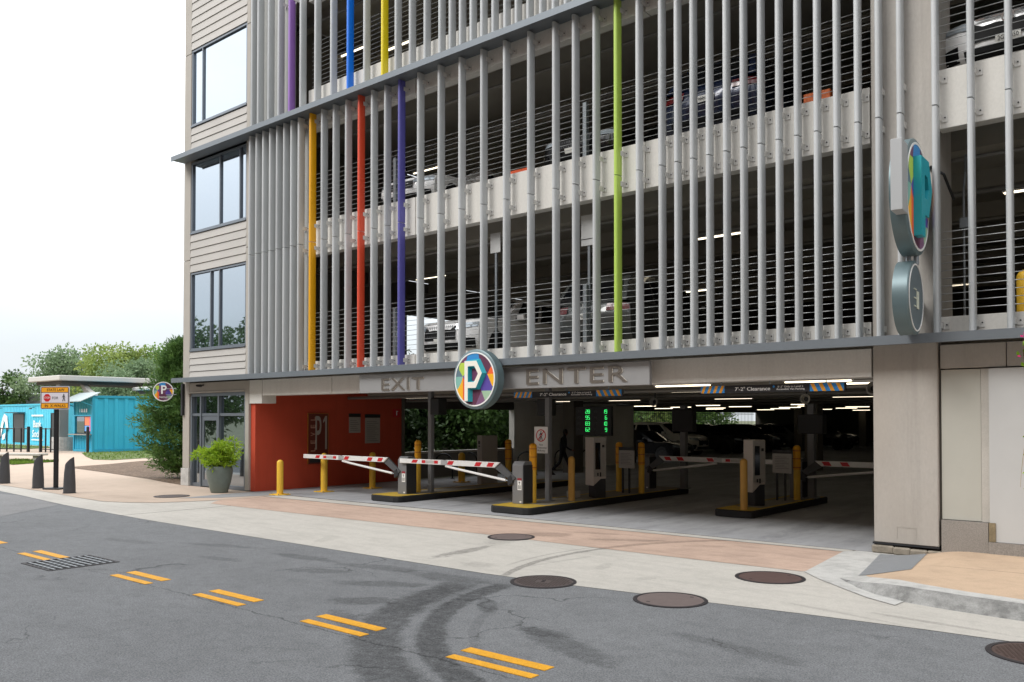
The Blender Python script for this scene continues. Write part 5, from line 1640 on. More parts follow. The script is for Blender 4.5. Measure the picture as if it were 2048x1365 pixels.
# first upper level (deck at 3.24)
car('white car with an upright dark grille, nose to the cables behind the indigo louver', -13.62, 0.36, 3.24, 'street', WHITE, 'suv')
k = car('dark grey car backed up to the cables left of the lime louver', -9.65, 0.45, 3.24, 'in', GREY_, 'suv')
text('emblem_lettering', 'KIA', M['white'], k, (0.02, 0.0, 1.0), 0.05, 0.16, rot=(pi / 2, 0, -pi / 2), ex=0.004)
text('plate_lettering', '7EJ 4832', M['black'], k, (-0.03, 0.0, 0.78), 0.06, 0.27, rot=(pi / 2, 0, -pi / 2), ex=0.003)
# second upper level (deck at 6.74)
car('white sedan with clear headlights behind the indigo louver on the second upper level', -15.0, 0.36, 6.92, 'street', WHITE, 'sedan')
car('black car with a bright wheel between the post and the lime louver', -9.95, 0.4, 6.92, 'street', BLACK_, 'sedan')
k = car('navy blue car backed up to the cables on the second upper level', -7.0, 0.4, 6.92, 'in', NAVY, 'suv')
text('plate_lettering', 'HHH 4805', M['black'], k, (-0.03, 0.0, 0.78), 0.06, 0.27, rot=(pi / 2, 0, -pi / 2), ex=0.003)
k = car('white car with a dark grille and white number plate right of the column', -2.3, 0.4, 6.92, 'street', WHITE, 'suv', ribs=False)
MB().box(-0.01, 0.02, -0.42, 0.42, 0.855, 0.875).box(-0.01, 0.02, -0.36, 0.36, 0.70, 0.715).build('grille_bar', M['chrome'], k, (4.66, 0, 0.0))
text('plate_lettering', '2GP4B50', M['black'], k, (4.72, 0.0, 0.515), 0.065, 0.26, rot=(pi / 2, 0, pi / 2), ex=0.003)
MB().lathe([(0.085, 0.0), (0.085, 0.02), (0.06, 0.02), (0.06, 0.0)], n=24, axis='x').build('emblem', M['chrome'], k, (4.70, 0, 0.80))
car('dark car parked deep in the second upper level behind an orange crate', -4.75, 2.6, 6.92, 'in', DKG, 'sedan')
t = thing('orange_crate', 'small orange crate on the second upper deck near the column', 'crate', (-5.05, 0.6, 7.08))
MB().box(-0.22, 0.22, -0.15, 0.15, 0.0, 0.26).build('box_body', mat('crate_orange', '#c8652f', 0.6, var=0.3, scale=20), t, bevel=0.01)
MB().box(-0.19, 0.19, -0.12, 0.12, 0.262, 0.27).build('crate_inside', M['dark'], t)
MB().box(-0.25, 0.25, -0.18, 0.18, -0.16, 0.0).build('crate_base', M['dark'], t)
t = thing('parking_cones', 'orange and white barrier on the second upper deck left of the post', 'barrier', (-11.55, 0.65, 6.92))
MB().box(-0.35, 0.35, -0.03, 0.03, 0.28, 0.40).build('barrier_board', mat('barrier_orange', '#d8531f', 0.5), t)
MB().box(-0.36, -0.32, -0.2, 0.2, 0, 0.28).box(0.32, 0.36, -0.2, 0.2, 0, 0.28).build('barrier_foot', M['white'], t)
t['label'] = 'low orange barrier board on the second upper deck left of the post'
t.name = 'barrier_board_stand'
bollard(-2.2, 1.0, 3.24, 0.94, 'thick yellow bollard on the first upper deck at the right edge of the photo', None, 0.13)
# ground floor row along the left, noses to the right
GC = 'cars parked in the row on the ground floor'
row = [(-19.3, 22.6, BLACK_, 'sedan', 'black car with low nose, first in the ground floor row'), (-21.6, 28.6, ('pearl', '#e6e3da'), 'suv', 'pale car, the only light one in the ground floor row'),
       (-20.8, 32.2, DKG, 'suv', 'dark car right behind the pale car in the ground floor row'), (-20.0, 35.6, BLACK_, 'suv', 'black car third from the back of the ground floor row'),
       (-19.2, 39.2, GREY_, 'suv', 'grey car far back in the ground floor row'), (-18.2, 43.0, BLACK_, 'suv', 'black car at the far end of the ground floor row')]
for x, y, c, kd, lb in row: car(lb, x, y, 0.0, 'right', c, kd, GC, scale=1.08 if c[0] == 'pearl' else 1.0)

# ================================================================== THE WALKING PERSON
def skin_body(name, m, parent, verts, edges, radii, sub=1):
    me = bpy.data.meshes.new(name)
    me.from_pydata(verts, edges, [])
    o = bpy.data.objects.new(name, me)
    COL.objects.link(o)
    md = o.modifiers.new('skin', 'SKIN')
    md.use_smooth_shade = True
    for i, r in enumerate(radii):
        me.skin_vertices[0].data[i].radius = r if isinstance(r, tuple) else (r, r)
    me.skin_vertices[0].data[0].use_root = True
    sd = o.modifiers.new('sub', 'SUBSURF')
    sd.levels = sd.render_levels = sub
    dg = bpy.context.evaluated_depsgraph_get()
    m2 = bpy.data.meshes.new_from_object(o.evaluated_get(dg))
    bpy.data.objects.remove(o)
    m2.name = name
    for p in m2.polygons: p.use_smooth = True
    m2.materials.clear()
    return link(name, m2, m, parent)
person = thing('person', 'person in dark clothes walking to the right along the grey garage wall', 'person', (-18.16, 11.15, 0.0), radians(32))
person.scale = (0.95,) * 3
V_ = [(0, 0, 0.88), (0.02, 0, 1.05), (0.04, 0, 1.22), (0.06, 0, 1.36), (0.08, 0, 1.45), (0.10, 0, 1.53), (0.11, 0, 1.62),   # pelvis .. neck, head
      (0.02, 0.085, 0.84), (0.20, 0.09, 0.47), (0.30, 0.09, 0.09), (0.43, 0.09, 0.035),                                    # leading leg
      (-0.02, -0.085, 0.84), (-0.10, -0.09, 0.46), (-0.42, -0.09, 0.16), (-0.33, -0.09, 0.04),                              # trailing leg
      (0.05, 0.19, 1.34), (-0.08, 0.24, 1.08), (-0.02, 0.22, 0.86), (0.02, 0.21, 0.78),                                    # arm back
      (0.05, -0.19, 1.34), (0.12, -0.24, 1.08), (0.30, -0.20, 0.95), (0.37, -0.18, 0.93)]                                  # arm forward
E_ = [(0, 1), (1, 2), (2, 3), (3, 4), (4, 5), (5, 6), (0, 7), (7, 8), (8, 9), (9, 10), (0, 11), (11, 12), (12, 13), (13, 14), (3, 15), (15, 16), (16, 17), (17, 18), (3, 19), (19, 20), (20, 21), (21, 22)]
R_ = [(0.14, 0.15), (0.12, 0.145), (0.125, 0.165), (0.10, 0.15), 0.055, (0.085, 0.075), (0.085, 0.07),
      0.09, 0.062, 0.045, 0.035, 0.09, 0.062, 0.045, 0.035, 0.055, 0.042, 0.03, 0.03, 0.055, 0.042, 0.03, 0.03]
skin_body('body', mat('dark_clothes', '#16171c', 0.85), person, V_, E_, R_, 2)
skin_tone = mat('skin', '#6e4a38', 0.6)
def hand(parent, wrist, fw):
    w = Vector(wrist)
    fw = Vector(fw).normalized()
    side = Vector((0, 1, 0))
    b = MB()
    b.tube([w - fw * 0.01, w + fw * 0.04, w + fw * 0.085], [0.022, 0.036, 0.030], n=8)
    dn = Vector((0, 0, -1))
    for i, (u, l) in enumerate(((-0.026, 0.065), (-0.009, 0.075), (0.009, 0.07), (0.026, 0.055))):
        p = w + fw * 0.08 + side * u
        b.tube([p, p + fw * l * 0.55, p + fw * l * 0.85 + dn * l * 0.35], [0.010, 0.009, 0.007], n=6)
    p = w + fw * 0.03 + side * 0.03
    b.tube([p, p + fw * 0.03 + side * 0.025, p + fw * 0.06 + side * 0.028], [0.012, 0.010, 0.008], n=6)
    return b.build('hand', skin_tone, parent, smooth='all')
hand(person, (0.02, 0.21, 0.79), (0.15, 0, -1))
hand(person, (0.36, -0.18, 0.935), (1, 0.1, -0.15))
hd = MB()
hd.lathe([(0.0, -0.125), (0.045, -0.115), (0.07, -0.07), (0.082, 0.0), (0.08, 0.06), (0.055, 0.105), (0.0, 0.12)], c=(0.115, 0, 1.585), n=20)
hd.tube([(0.185, 0, 1.60), (0.215, 0, 1.565), (0.19, 0, 1.555)], [0.008, 0.014, 0.01], n=6)
hd.box(0.09, 0.12, -0.092, -0.078, 1.55, 1.605).box(0.09, 0.12, 0.078, 0.092, 1.55, 1.605)
hd.build('head', skin_tone, person, smooth=True)
fc = MB()
for s in (-1, 1): fc.lathe([(0.0, -0.008), (0.010, 0), (0.0, 0.008)], c=(0.188, 0.03 * s, 1.598), n=8)
fc.box(0.183, 0.191, -0.022, 0.022, 1.525, 1.531)
fc.build('face_features', M['black'], person)
hr = MB()
hr.lathe([(0.088, -0.04), (0.094, 0.02), (0.088, 0.07), (0.06, 0.118), (0.0, 0.134)], c=(0.103, 0, 1.59), n=20)
hr.build('hair', mat('dark_hair', '#0d0b0a', 0.7), person, smooth='all')
for p, q in (((0.28, 0.09, 0.0), 0), ((-0.40, -0.09, 0.0), -0.5)):
    sh = MB()
    sh.prism([(-0.08, 0.0), (0.20, 0.0), (0.20, 0.045), (0.06, 0.10), (-0.08, 0.10)], 'y', -0.045, 0.045)
    sh.build('shoe', mat('shoe_black', '#0c0c0d', 0.6), person, p, (0, 0.5 if q else 0, 0), bevel=0.015)
# ================================================================== STREET FURNITURE ON THE LEFT
def slanted_bollard(x, y, label):
    t = thing('slanted_bollard', label, 'bollard', (x, y, 0.0), radians(40), 'dark slanted bollards on the left pavement')
    n = 20
    b = MB()
    vs = []
    for k, (r, z0) in enumerate(((0.155, 0.0), (0.15, 0.25), (0.135, 0.55), (0.11, 0.0))):
        for i in range(n):
            a = 2 * pi * i / n
            z = z0 if k < 3 else 0.86 + 0.11 * cos(a)
            vs.append((r * cos(a), r * sin(a), z))
    fs = [(k * n + i, k * n + (i + 1) % n, (k + 1) * n + (i + 1) % n, (k + 1) * n + i) for k in range(3) for i in range(n)]
    fs += [tuple(3 * n + i for i in range(n))]
    b.add(vs, fs)
    b.build('post', mat('bollard_charcoal', '#4a4b4e', 0.6, metal=0.2, var=0.12, scale=6), t, smooth=True)
    MB().lathe([(0.17, 0.0), (0.17, 0.012), (0.156, 0.012)], n=20).build('base_ring', M['dark'], t)
slanted_bollard(-28.95, -3.22, 'dark slant-topped bollard cut by the left edge of the photo')
slanted_bollard(-26.24, -3.28, 'dark slant-topped bollard left of the crosswalk sign post')
slanted_bollard(-23.86, -3.40, 'dark slant-topped bollard right of the crosswalk sign post')

t = thing('crosswalk_sign', 'yellow and white STATE LAW STOP FOR walkers sign on a black post', 'street sign', (-25.48, -3.1, 0), radians(30))
MB().box(-0.055, 0.055, -0.045, 0.045, 0.0, 2.9).build('post', M['black'], t, bevel=0.008)
MB().box(-0.26, 0.26, -0.22, 0.22, 0, 0.045).build('base_plate', M['black'], t, bevel=0.01)
def rrect(x0, x1, z0, z1, r, n=5):
    out = []
    for cx, cz, a0 in ((x1 - r, z0 + r, -pi / 2), (x1 - r, z1 - r, 0), (x0 + r, z1 - r, pi / 2), (x0 + r, z0 + r, pi)):
        out += [(cx + r * cos(a0 + pi / 2 * i / n), cz + r * sin(a0 + pi / 2 * i / n)) for i in range(n + 1)]
    return out
ps = thing
b = MB().prism(rrect(-0.46, 0.46, 2.27, 2.92, 0.04), 'y', -0.075, -0.055).build('plate', mat('sign_edge', '#c9c3cf', 0.5), t)
MB().prism(rrect(-0.44, 0.44, 2.29, 2.90, 0.035), 'y', -0.079, -0.0755).build('border', M['black'], t)
yel = mat('sign_yellow', '#eda31c', 0.5)
MB().box(-0.42, 0.42, -0.082, -0.0795, 2.755, 2.885).build('yellow_band', yel, t)
MB().box(-0.42, 0.42, -0.082, -0.0795, 2.305, 2.435).build('yellow_band', yel, t)
MB().box(-0.42, 0.42, -0.082, -0.0795, 2.452, 2.738).build('white_field', mat('sign_white', '#d9d3da', 0.5), t)
text('lettering', 'STATE LAW', M['black'], t, (0.03, -0.083, 2.82), 0.075, 0.56, ex=0.002, bold=0.01)
text('lettering', 'IN  X-WALKS', M['black'], t, (0.02, -0.083, 2.37), 0.075, 0.66, ex=0.002, bold=0.01)
text('lettering', 'FOR', M['black'], t, (0.02, -0.083, 2.59), 0.075, 0.19, ex=0.002)
oc = [(0.115 * cos(pi / 8 + pi * i / 4) - 0.24, 2.595 + 0.115 * sin(pi / 8 + pi * i / 4)) for i in range(8)]
MB().prism(oc, 'y', -0.0845, -0.0825).build('stop_octagon', M['red_refl'], t)
text('lettering', 'STOP', M['white'], t, (-0.24, -0.0855, 2.595), 0.06, 0.17, ex=0.002)
walker(t, M['black'], -0.083, 0.29, 2.49, 0.22)

# planter with a bamboo-like shrub
t = thing('planter_pot', 'big grey-green tapered pot in front of the storefront', 'plant pot', (-20.91, -0.72, 0.004))
MB().lathe([(0.21, 0.0), (0.225, 0.02), (0.30, 0.28), (0.345, 0.52), (0.35, 0.62), (0.325, 0.70), (0.31, 0.715), (0.29, 0.71), (0.285, 0.66), (0.0, 0.65)], n=40).build('pot', mat('pot_glaze', '#6f7a74', 0.42, var=0.12, scale=6, spec=0.4, bump=0.1, bscale=40), t, smooth=True)
MB().lathe([(0.284, 0.655), (0.0, 0.67)], n=24).build('soil', M['soil'], t)

def leaf_mesh(name, centres, dirs, length, width, fold=0.0, jitter=0.35, droop=0.0):
    """Many small leaves: one diamond (two triangles) each, as one mesh."""
    n = len(centres)
    C_ = np.asarray(centres, float)
    D = np.asarray(dirs, float) + rng.normal(0, jitter, (n, 3))
    D[:, 2] -= droop
    D /= np.linalg.norm(D, axis=1)[:, None] + 1e-9
    U = np.cross(D, rng.normal(0, 1, (n, 3)))
    U /= np.linalg.norm(U, axis=1)[:, None] + 1e-9
    l = length * (0.6 + 0.8 * rng.random(n))[:, None]
    w = width * (0.7 + 0.6 * rng.random(n))[:, None]
    v = np.empty((n, 4, 3))
    v[:, 0] = C_
    v[:, 1] = C_ + D * l * 0.45 + U * w * 0.5
    v[:, 2] = C_ + D * l
    v[:, 3] = C_ + D * l * 0.45 - U * w * 0.5
    me = bpy.data.meshes.new(name)
    me.vertices.add(n * 4)
    me.vertices.foreach_set('co', v.reshape(-1))
    me.loops.add(n * 4)
    me.loops.foreach_set('vertex_index', np.arange(n * 4, dtype=np.int32))
    me.polygons.add(n)
    me.polygons.foreach_set('loop_start', np.arange(0, n * 4, 4, dtype=np.int32))
    me.polygons.foreach_set('loop_total', np.full(n, 4, dtype=np.int32))
    me.update(calc_edges=True)
    me.validate()
    return me
def unit(n):
    v = rng.normal(0, 1, (n, 3))
    return v / np.linalg.norm(v, axis=1)[:, None]

sh = thing('potted_shrub', 'bright yellow-green shrub with narrow leaves growing in the grey pot', 'shrub', (-20.91, -0.72, 0.66))
st = MB()
cs, ds = [], []
for i in range(34):
    a, e = rng.random() * 6.28, 0.35 + 1.0 * rng.random()
    ln = 0.45 + 0.35 * rng.random()
    end = Vector((cos(a) * cos(e) * ln * 1.15, sin(a) * cos(e) * ln * 1.0, 0.12 + sin(e) * ln * 0.9))
    mid = end * 0.5 + Vector((0, 0, 0.08))
    st.tube([(0.1 * cos(a), 0.1 * sin(a), 0.0), mid, end], [0.010, 0.007, 0.004], n=5)
    for k in range(9):
        f = 0.35 + 0.65 * rng.random()
        p = Vector((0.1 * cos(a), 0.1 * sin(a), 0)).lerp(end, f) + Vector(rng.normal(0, 0.05, 3))
        tw = Vector(rng.normal(0, 1, 3)).normalized()
        for q in range(11):
            cs.append(p + tw * 0.014 * q + Vector(rng.normal(0, 0.012, 3)))
            ds.append(end.normalized() * 0.5 + tw * 0.6 + Vector((0, 0, -0.1)))
st.build('stems', mat('stem_brown', '#5a4a2c', 0.8), sh)
link('foliage', leaf_mesh('foliage', cs, ds, 0.125, 0.034, jitter=0.55), leaf_mat('shrub_leaves', '#7da024', '#aac83c', '#c8d45c', 3.5, 0.4), sh)

# cedar beside the stair tower: dense feathery sprays
ced = thing('cedar_tree', 'tall dense dark green cedar beside the left corner of the garage', 'tree', (-27.0, 1.75, 0.0))
tk = MB().tube([(0, 0, 0), (0.05, 0, 1.5), (0.0, 0.05, 3.2), (0.1, 0, 4.3)], [0.16, 0.13, 0.08, 0.02], n=8)
cs, ds = [], []
for i in range(640):
    f = rng.random() ** 0.85
    z = 0.22 + 4.15 * f
    Rm = 1.75 * (1 - f) ** 0.60 * min(1.0, 0.50 + f * 3.0) * (0.55 + 0.62 * rng.random() ** 1.3) + 0.10
    a = rng.random() * 6.28
    lift = 0.25 + 0.75 * f + 0.25 * rng.random()
    tip = Vector((cos(a) * Rm, sin(a) * Rm, z + Rm * 0.55 * lift))
    base = Vector((0, 0, max(0.1, z - 0.25)))
    if i % 5 == 0: tk.tube([base, base.lerp(tip, 0.5) - Vector((0, 0, 0.04)), tip], [0.022, 0.014, 0.004], n=5)
    dirn = (tip - base).normalized()
    for k in range(13):
        g = 0.30 + 0.70 * rng.random() ** 0.6
        p = base.lerp(tip, g) + Vector(rng.normal(0, 0.07, 3))
        tw = (dirn + Vector(rng.normal(0, 0.55, 3)) + Vector((0, 0, 0.25))).normalized()
        for q in range(7):
            cs.append(p + tw * 0.045 * q + Vector(rng.normal(0, 0.012, 3)))
            ds.append(tw + Vector(rng.normal(0, 0.35, 3)))
tk.build('trunk', mat('cedar_bark', '#4b3a2c', 0.9), ced)
link('foliage', leaf_mesh('foliage', cs, ds, 0.15, 0.034, jitter=0.26), leaf_mat('cedar_leaves', '#3f6032', '#6f9149', '#a8ae66', 1.6, 0.3), ced)

# broadleaf trees
def tree(name, label, x, y, h, rad, mats, seed, base=0.0, crown0=0.3, n_cl=46, per=95, leaf=0.30, group=None, dense=1.0, squash=1.0):
    r_ = np.random.default_rng(seed)
    t = thing(name, label, 'tree', (x, y, base), 0, group)
    tb = MB()
    top = h * 0.82
    lean = r_.normal(0, 0.03, 2) * h
    tb.tube([(0, 0, -0.1), (lean[0] * .3, lean[1] * .3, h * 0.3), (lean[0], lean[1], top)], [h * 0.022, h * 0.017, h * 0.005], n=8)
    cs, ds = [], []
    n_cl = int(n_cl * 1.7)
    for i in range(n_cl):
        v = r_.normal(0, 1, 3)
        v /= np.linalg.norm(v)
        k = r_.random() ** 0.45
        zc = h * (crown0 + (1 - crown0) * 0.5)
        c = np.array([v[0] * rad * k * (1 - 0.25 * max(0, v[2])), v[1] * rad * k, zc + v[2] * h * (1 - crown0) * 0.48 * k * squash])
        s = rad * (0.24 + 0.20 * r_.random())
        if i % 2 == 0:
            f = 0.25 + 0.5 * r_.random()
            b0 = np.array([lean[0] * f, lean[1] * f, h * f])
            tb.tube([tuple(b0), tuple((b0 + c) / 2 + np.array([0, 0, -0.03 * h])), tuple(c)], [h * 0.008, h * 0.005, h * 0.0015], n=5)
        m = int(1.6 * per * dense * (0.6 + 0.8 * r_.random()))
        u = r_.normal(0, 1, (m, 3))
        u /= np.linalg.norm(u, axis=1)[:, None]
        pp = c + u * (s * r_.random((m, 1)) ** 0.5) * np.array([1.15, 1.15, 0.75])
        cs.append(pp)
        ds.append(u * 0.8 + np.array([0, 0, -0.15]))
    tb.build('trunk', mat('bark', '#4f463c', 0.9, var=0.2, scale=3), t)
    link('crown', leaf_mesh('crown', np.concatenate(cs), np.concatenate(ds), leaf, leaf * 0.62, jitter=0.6), mats, t)
    return t
LM1 = leaf_mat('leaves_mid', '#55763a', '#83a254', '#a3b266', 0.25, 0.35)
LM2 = leaf_mat('leaves_yellowing', '#6f8744', '#9dab5e', '#bcb46a', 0.3, 0.35)
LM3 = leaf_mat('leaves_grey_green', '#5f7858', '#8fa47c', '#a8b78e', 0.3, 0.35)
LM4 = leaf_mat('leaves_dark', '#2f4a22', '#56753a', '#7b8c48', 0.35, 0.2)
TG = 'trees behind the blue containers'
tree('leafy_tree', 'dark ragged tree at the left edge of the photo', -93.2, 19.2, 7.0, 2.1, LM4, 3, n_cl=13, per=90, leaf=0.32, group=TG)
tree('leafy_tree', 'grey-green open-crowned tree left of the canopy', -88.6, 23.2, 8.6, 3.9, LM3, 5, n_cl=38, per=110, leaf=0.30, crown0=0.30, group=TG)
tree('leafy_tree', 'yellow-green rounded tree, tallest above the canopy', -80.0, 24.3, 9.0, 3.4, LM2, 7, n_cl=54, per=130, leaf=0.28, crown0=0.2, group=TG)
tree('leafy_tree', 'soft grey-green tree in front of the yellow-green one', -69.0, 20.3, 7.0, 2.9, LM3, 9, n_cl=54, per=130, leaf=0.24, crown0=0.15, group=TG)
tree('leafy_tree', 'green tree between the tallest tree and the cedar', -79.5, 28.8, 9.0, 3.5, LM1, 11, n_cl=54, per=120, leaf=0.28, crown0=0.15, group=TG)
tree('leafy_tree', 'olive tree rising just behind the cedar', -58.0, 21.5, 6.0, 2.6, LM2, 13, n_cl=50, per=120, leaf=0.22, crown0=0.15, group=TG)
tree('leafy_tree', 'low round tree under the left end of the canopy', -84.0, 26.5, 5.0, 3.2, LM4, 17, n_cl=40, per=100, leaf=0.32, crown0=0.05, group=TG)
# trees outside the open left side of the garage
SG = 'trees seen through the open left side of the garage'
LM5 = leaf_mat('leaves_deep', '#22361a', '#3c5628', '#5f7638', 0.5, 0.15)
tree('dark_tree', 'dark tree seen through the garage left of the grey post', -26.2, 9.2, 4.2, 2.6, LM5, 21, crown0=0.02, n_cl=56, per=110, leaf=0.20, group=SG)
tree('dark_tree', 'green tree seen through the garage under the round P sign', -25.2, 13.2, 5.0, 2.8, LM4, 23, crown0=0.02, n_cl=60, per=110, leaf=0.20, group=SG)
tree('dark_tree', 'shadowed tree seen through the garage left of the grey wall', -26.5, 17.3, 5.0, 2.9, LM5, 25, crown0=0.02, n_cl=56, per=110, leaf=0.22, group=SG)
tree('dark_tree', 'back row tree glimpsed between the two nearest dark trees', -32.0, 14.5, 5.2, 3.6, LM5, 26, crown0=0.02, n_cl=60, per=110, leaf=0.26, group=SG)
tree('dark_tree', 'tree behind the near end of the far picket fence in the garage', -38.0, 42.5, 8.0, 3.4, LM1, 33, crown0=0.0, n_cl=60, per=100, leaf=0.28, group=SG)
tree('dark_tree', 'far tree seen through the garage above the black car', -38.5, 48.0, 8.0, 3.8, LM2, 27, crown0=0.0, n_cl=60, per=100, leaf=0.28, group=SG)
tree('dark_tree', 'far tree seen through the garage above the pale car', -39.0, 54.0, 8.0, 3.8, LM1, 29, crown0=0.0, n_cl=60, per=100, leaf=0.28, group=SG)
tree('dark_tree', 'farthest tree seen through the garage right of the pale car', -38.0, 59.5, 8.0, 3.8, LM1, 31, crown0=0.0, n_cl=60, per=100, leaf=0.28, group=SG)
# ------------------------------------------------------------------ picket fence closing the far openings of the ground floor
t = thing('picket_fence', 'black picket fence across the far opening of the garage', 'fence', (-33.5, 38.5, 0))
for i in range(76):
    y = 0.3 + i * 0.30
    MB().box(-0.012, 0.012, y - 0.012, y + 0.012, 0.05, 2.85).build('picket', M['black'], t) if i == 0 else link('picket', bpy.data.objects['picket'].data, None, t, (0, i * 0.30, 0))
MB().box(-0.02, 0.02, 0, 23, 0.2, 0.25).box(-0.02, 0.02, 0, 23, 2.4, 2.45).build('rail', M['black'], t)

# ================================================================== BLUE CONTAINERS AND CANOPY
cont = mat('container_turquoise', '#37b0d0', 0.5, var=0.06, scale=0.8, spec=0.35)
cont_l = mat('container_light_blue', '#62cbe4', 0.5, var=0.05, scale=0.8, spec=0.35)
cont_d = mat('container_rail', '#2196b4', 0.5)
def corrugated(x0, x1, z0, z1, pitch, depth, m, parent, name, axis='x', at=0.0, out=-1):
    """Wall of pressed ribs; axis = direction it runs, at = plane, out = side the ribs face."""
    pr = []
    x = x0
    while x < x1 - 1e-6:
        for f, d in ((0.0, 0), (0.30, 0), (0.42, 1), (0.88, 1)):
            if x + f * pitch <= x1: pr.append((x + f * pitch, at + out * (0 if d == 0 else -depth)))
        x += pitch
    pr.append((x1, at))
    lo = [(p if axis == 'x' else (p[1], p[0])) + (z0,) for p in pr]
    hi = [(p if axis == 'x' else (p[1], p[0])) + (z1,) for p in pr]
    b = MB()
    b.quad_strip(lo, hi)
    return b.build(name, m, parent)
H_ = 3.38
t = thing('food_container', 'turquoise shipping container turned into a counter with a small gable roof', 'container', (-53.05, 9.45, 0))
corrugated(0.12, 11.9, 0.16, H_ - 0.14, 0.62, 0.08, cont, t, 'side_panel', 'y', 1.28, 1)
corrugated(-1.25, 1.20, 0.16, 1.08, 0.22, 0.05, cont, t, 'end_panel_lower', 'x', 0.03, -1)
corrugated(-1.25, 1.20, 2.22, H_ - 0.14, 0.22, 0.05, mat('container_deep', '#2a98a8', 0.5), t, 'end_panel_upper', 'x', 0.03, -1)
corrugated(0.12, 11.9, 0.16, H_ - 0.14, 0.62, 0.08, cont, t, 'far_side_panel', 'y', -1.28, -1)
f = MB()
for x in (-1.31, 1.20): f.box(x, x + 0.13, -0.02, 0.12, 0.0, H_).box(x, x + 0.13, 11.9, 12.04, 0.0, H_)
for z in (0.0, H_ - 0.14):
    f.box(1.20, 1.31, 0.122, 11.898, z, z + 0.15).box(-1.31, -1.20, 0.122, 11.898, z, z + 0.15).box(-1.18, 1.198, -0.01, 0.10, z, z + 0.15)
f.build('corner_frame', cont_d, t, bevel=0.01)
MB().box(-1.2, 1.2, 0.1, 11.9, H_ - 0.05, H_ - 0.02).build('roof', cont_d, t)
MB().box(-1.18, 1.19, 0.10, 0.14, 1.08, 2.20).build('serving_window', mat('window_dark', '#23262a', 0.25), t)
f = MB().box(-1.18, 1.19, -0.03, 0.09, 2.16, 2.24).box(-1.18, -1.08, -0.02, 0.09, 1.1, 2.16).box(1.09, 1.19, -0.02, 0.09, 1.1, 2.16)
f.build('window_surround', cont_d, t)
MB().box(-1.22, 1.24, -0.35, 0.02, 1.02, 1.075).build('counter_shelf', mat('counter_wood', '#8f8a80', 0.6), t)
MB().box(-1.0, 0.1, 0.05, 0.092, 1.15, 2.12).build('pane', M['glass_low'], t)
MB().box(0.16, 0.80, 0.05, 0.09, 1.60, 2.12).build('menu_board', mat('menu_orange', '#e2805a', 0.5), t)
MB().box(0.81, 1.06, 0.05, 0.09, 1.25, 2.12).build('menu_board', mat('menu_pink', '#e0629c', 0.5), t)
MB().box(0.16, 0.80, 0.05, 0.09, 1.25, 1.58).build('menu_board', mat('menu_blue', '#6aa3e0', 0.5), t)
text('lettering', '1 & & 8', M['white'], t, (0.15, -0.03, 2.5), 0.22, 1.0, ex=0.01)
g = MB()
g.add([(-1.45, -0.75, 3.02), (1.45, -0.75, 3.02), (1.45, -0.75, 3.06), (-1.45, -0.75, 3.06), (-1.45, 0.4, 3.55), (1.45, 0.4, 3.55), (1.45, 0.4, 3.60), (-1.45, 0.4, 3.60)],
      [(0, 1, 2, 3), (4, 5, 6, 7), (0, 1, 5, 4), (3, 2, 6, 7), (0, 3, 7, 4), (1, 2, 6, 5)])
g.build('awning', mat('awning_grey', '#aab6b8', 0.5, metal=0.3), t)
for x in (-1.3, 1.3): MB().cyl((x, -0.65, 3.02), (x, 0.0, 2.75), 0.03, n=6).build('awning_brace', cont_d, t)

t = thing('bank_container', 'light blue shipping container with white lettering and dark doorways', 'container', (-70.2, 12.6, 0))
corrugated(-6.0, 6.0, 0.16, 2.98, 0.30, 0.05, cont_l, t, 'front_panel', 'x', 0.0, -1)
corrugated(0.0, 2.44, 0.16, 2.98, 0.30, 0.05, cont_l, t, 'end_panel', 'y', 6.02, 1)
MB().box(-6.05, 6.05, -0.04, 2.46, 2.98, 3.12).box(-6.05, 6.05, -0.04, 2.46, 0.0, 0.16).box(5.95, 6.06, -0.05, 0.06, 0.162, 2.978).box(-6.06, -5.95, -0.05, 0.06, 0.162, 2.978).build('frame', mat('container_rail_light', '#3fb0c8', 0.5), t, bevel=0.01)
for x0, x1 in ((-2.35, -0.35), (4.75, 5.5)):
    MB().box(x0, x1, -0.045, -0.01, 0.18, 2.34).build('doorway', mat('doorway_dark', '#2b3034', 0.35), t)
    MB().box(x0 - 0.08, x0, -0.07, -0.008, 0.17, 2.42).box(x1, x1 + 0.08, -0.07, -0.008, 0.17, 2.42).box(x0, x1, -0.07, -0.008, 2.342, 2.42).build('door_frame', M['dark'], t)
text('lettering', 'Bank\nSocial', M['white'], t, (2.2, -0.06, 1.25), 1.25, 1.7, ex=0.02, bold=0.015)
MB().box(1.2, 3.3, -0.065, -0.055, 2.18, 2.30).box(1.2, 3.3, -0.065, -0.055, 0.38, 0.46).build('white_bars', M['white'], t)
lg = MB()
for q in ([(-5.4, .5), (-4.9, .5), (-4.3, 1.7), (-4.6, 2.0)], [(-4.6, 2.0), (-4.2, 2.4), (-3.6, 2.2), (-4.0, 1.7)], [(-4.0, 1.7), (-3.6, 2.2), (-3.35, 1.2), (-3.7, .9)], [(-4.6, .7), (-3.9, .9), (-4.1, .4), (-4.6, .3)]):
    lg.prism(q, 'y', -0.065, -0.055)
lg.build('white_emblem', M['white'], t)
MB().box(-2.6, -0.1, -0.6, -0.04, 2.44, 2.50).build('door_canopy', M['dark'], t)
for x in (-4.8, 1.6): MB().lathe([(0.05, 0.1), (0.14, 0.0), (0.0, 0.02)], c=(x, -0.3, 2.72), n=10).cyl((x, -0.3, 2.8), (x, 0.0, 2.86), 0.02, n=6).build('wall_lamp', M['dark'], t)

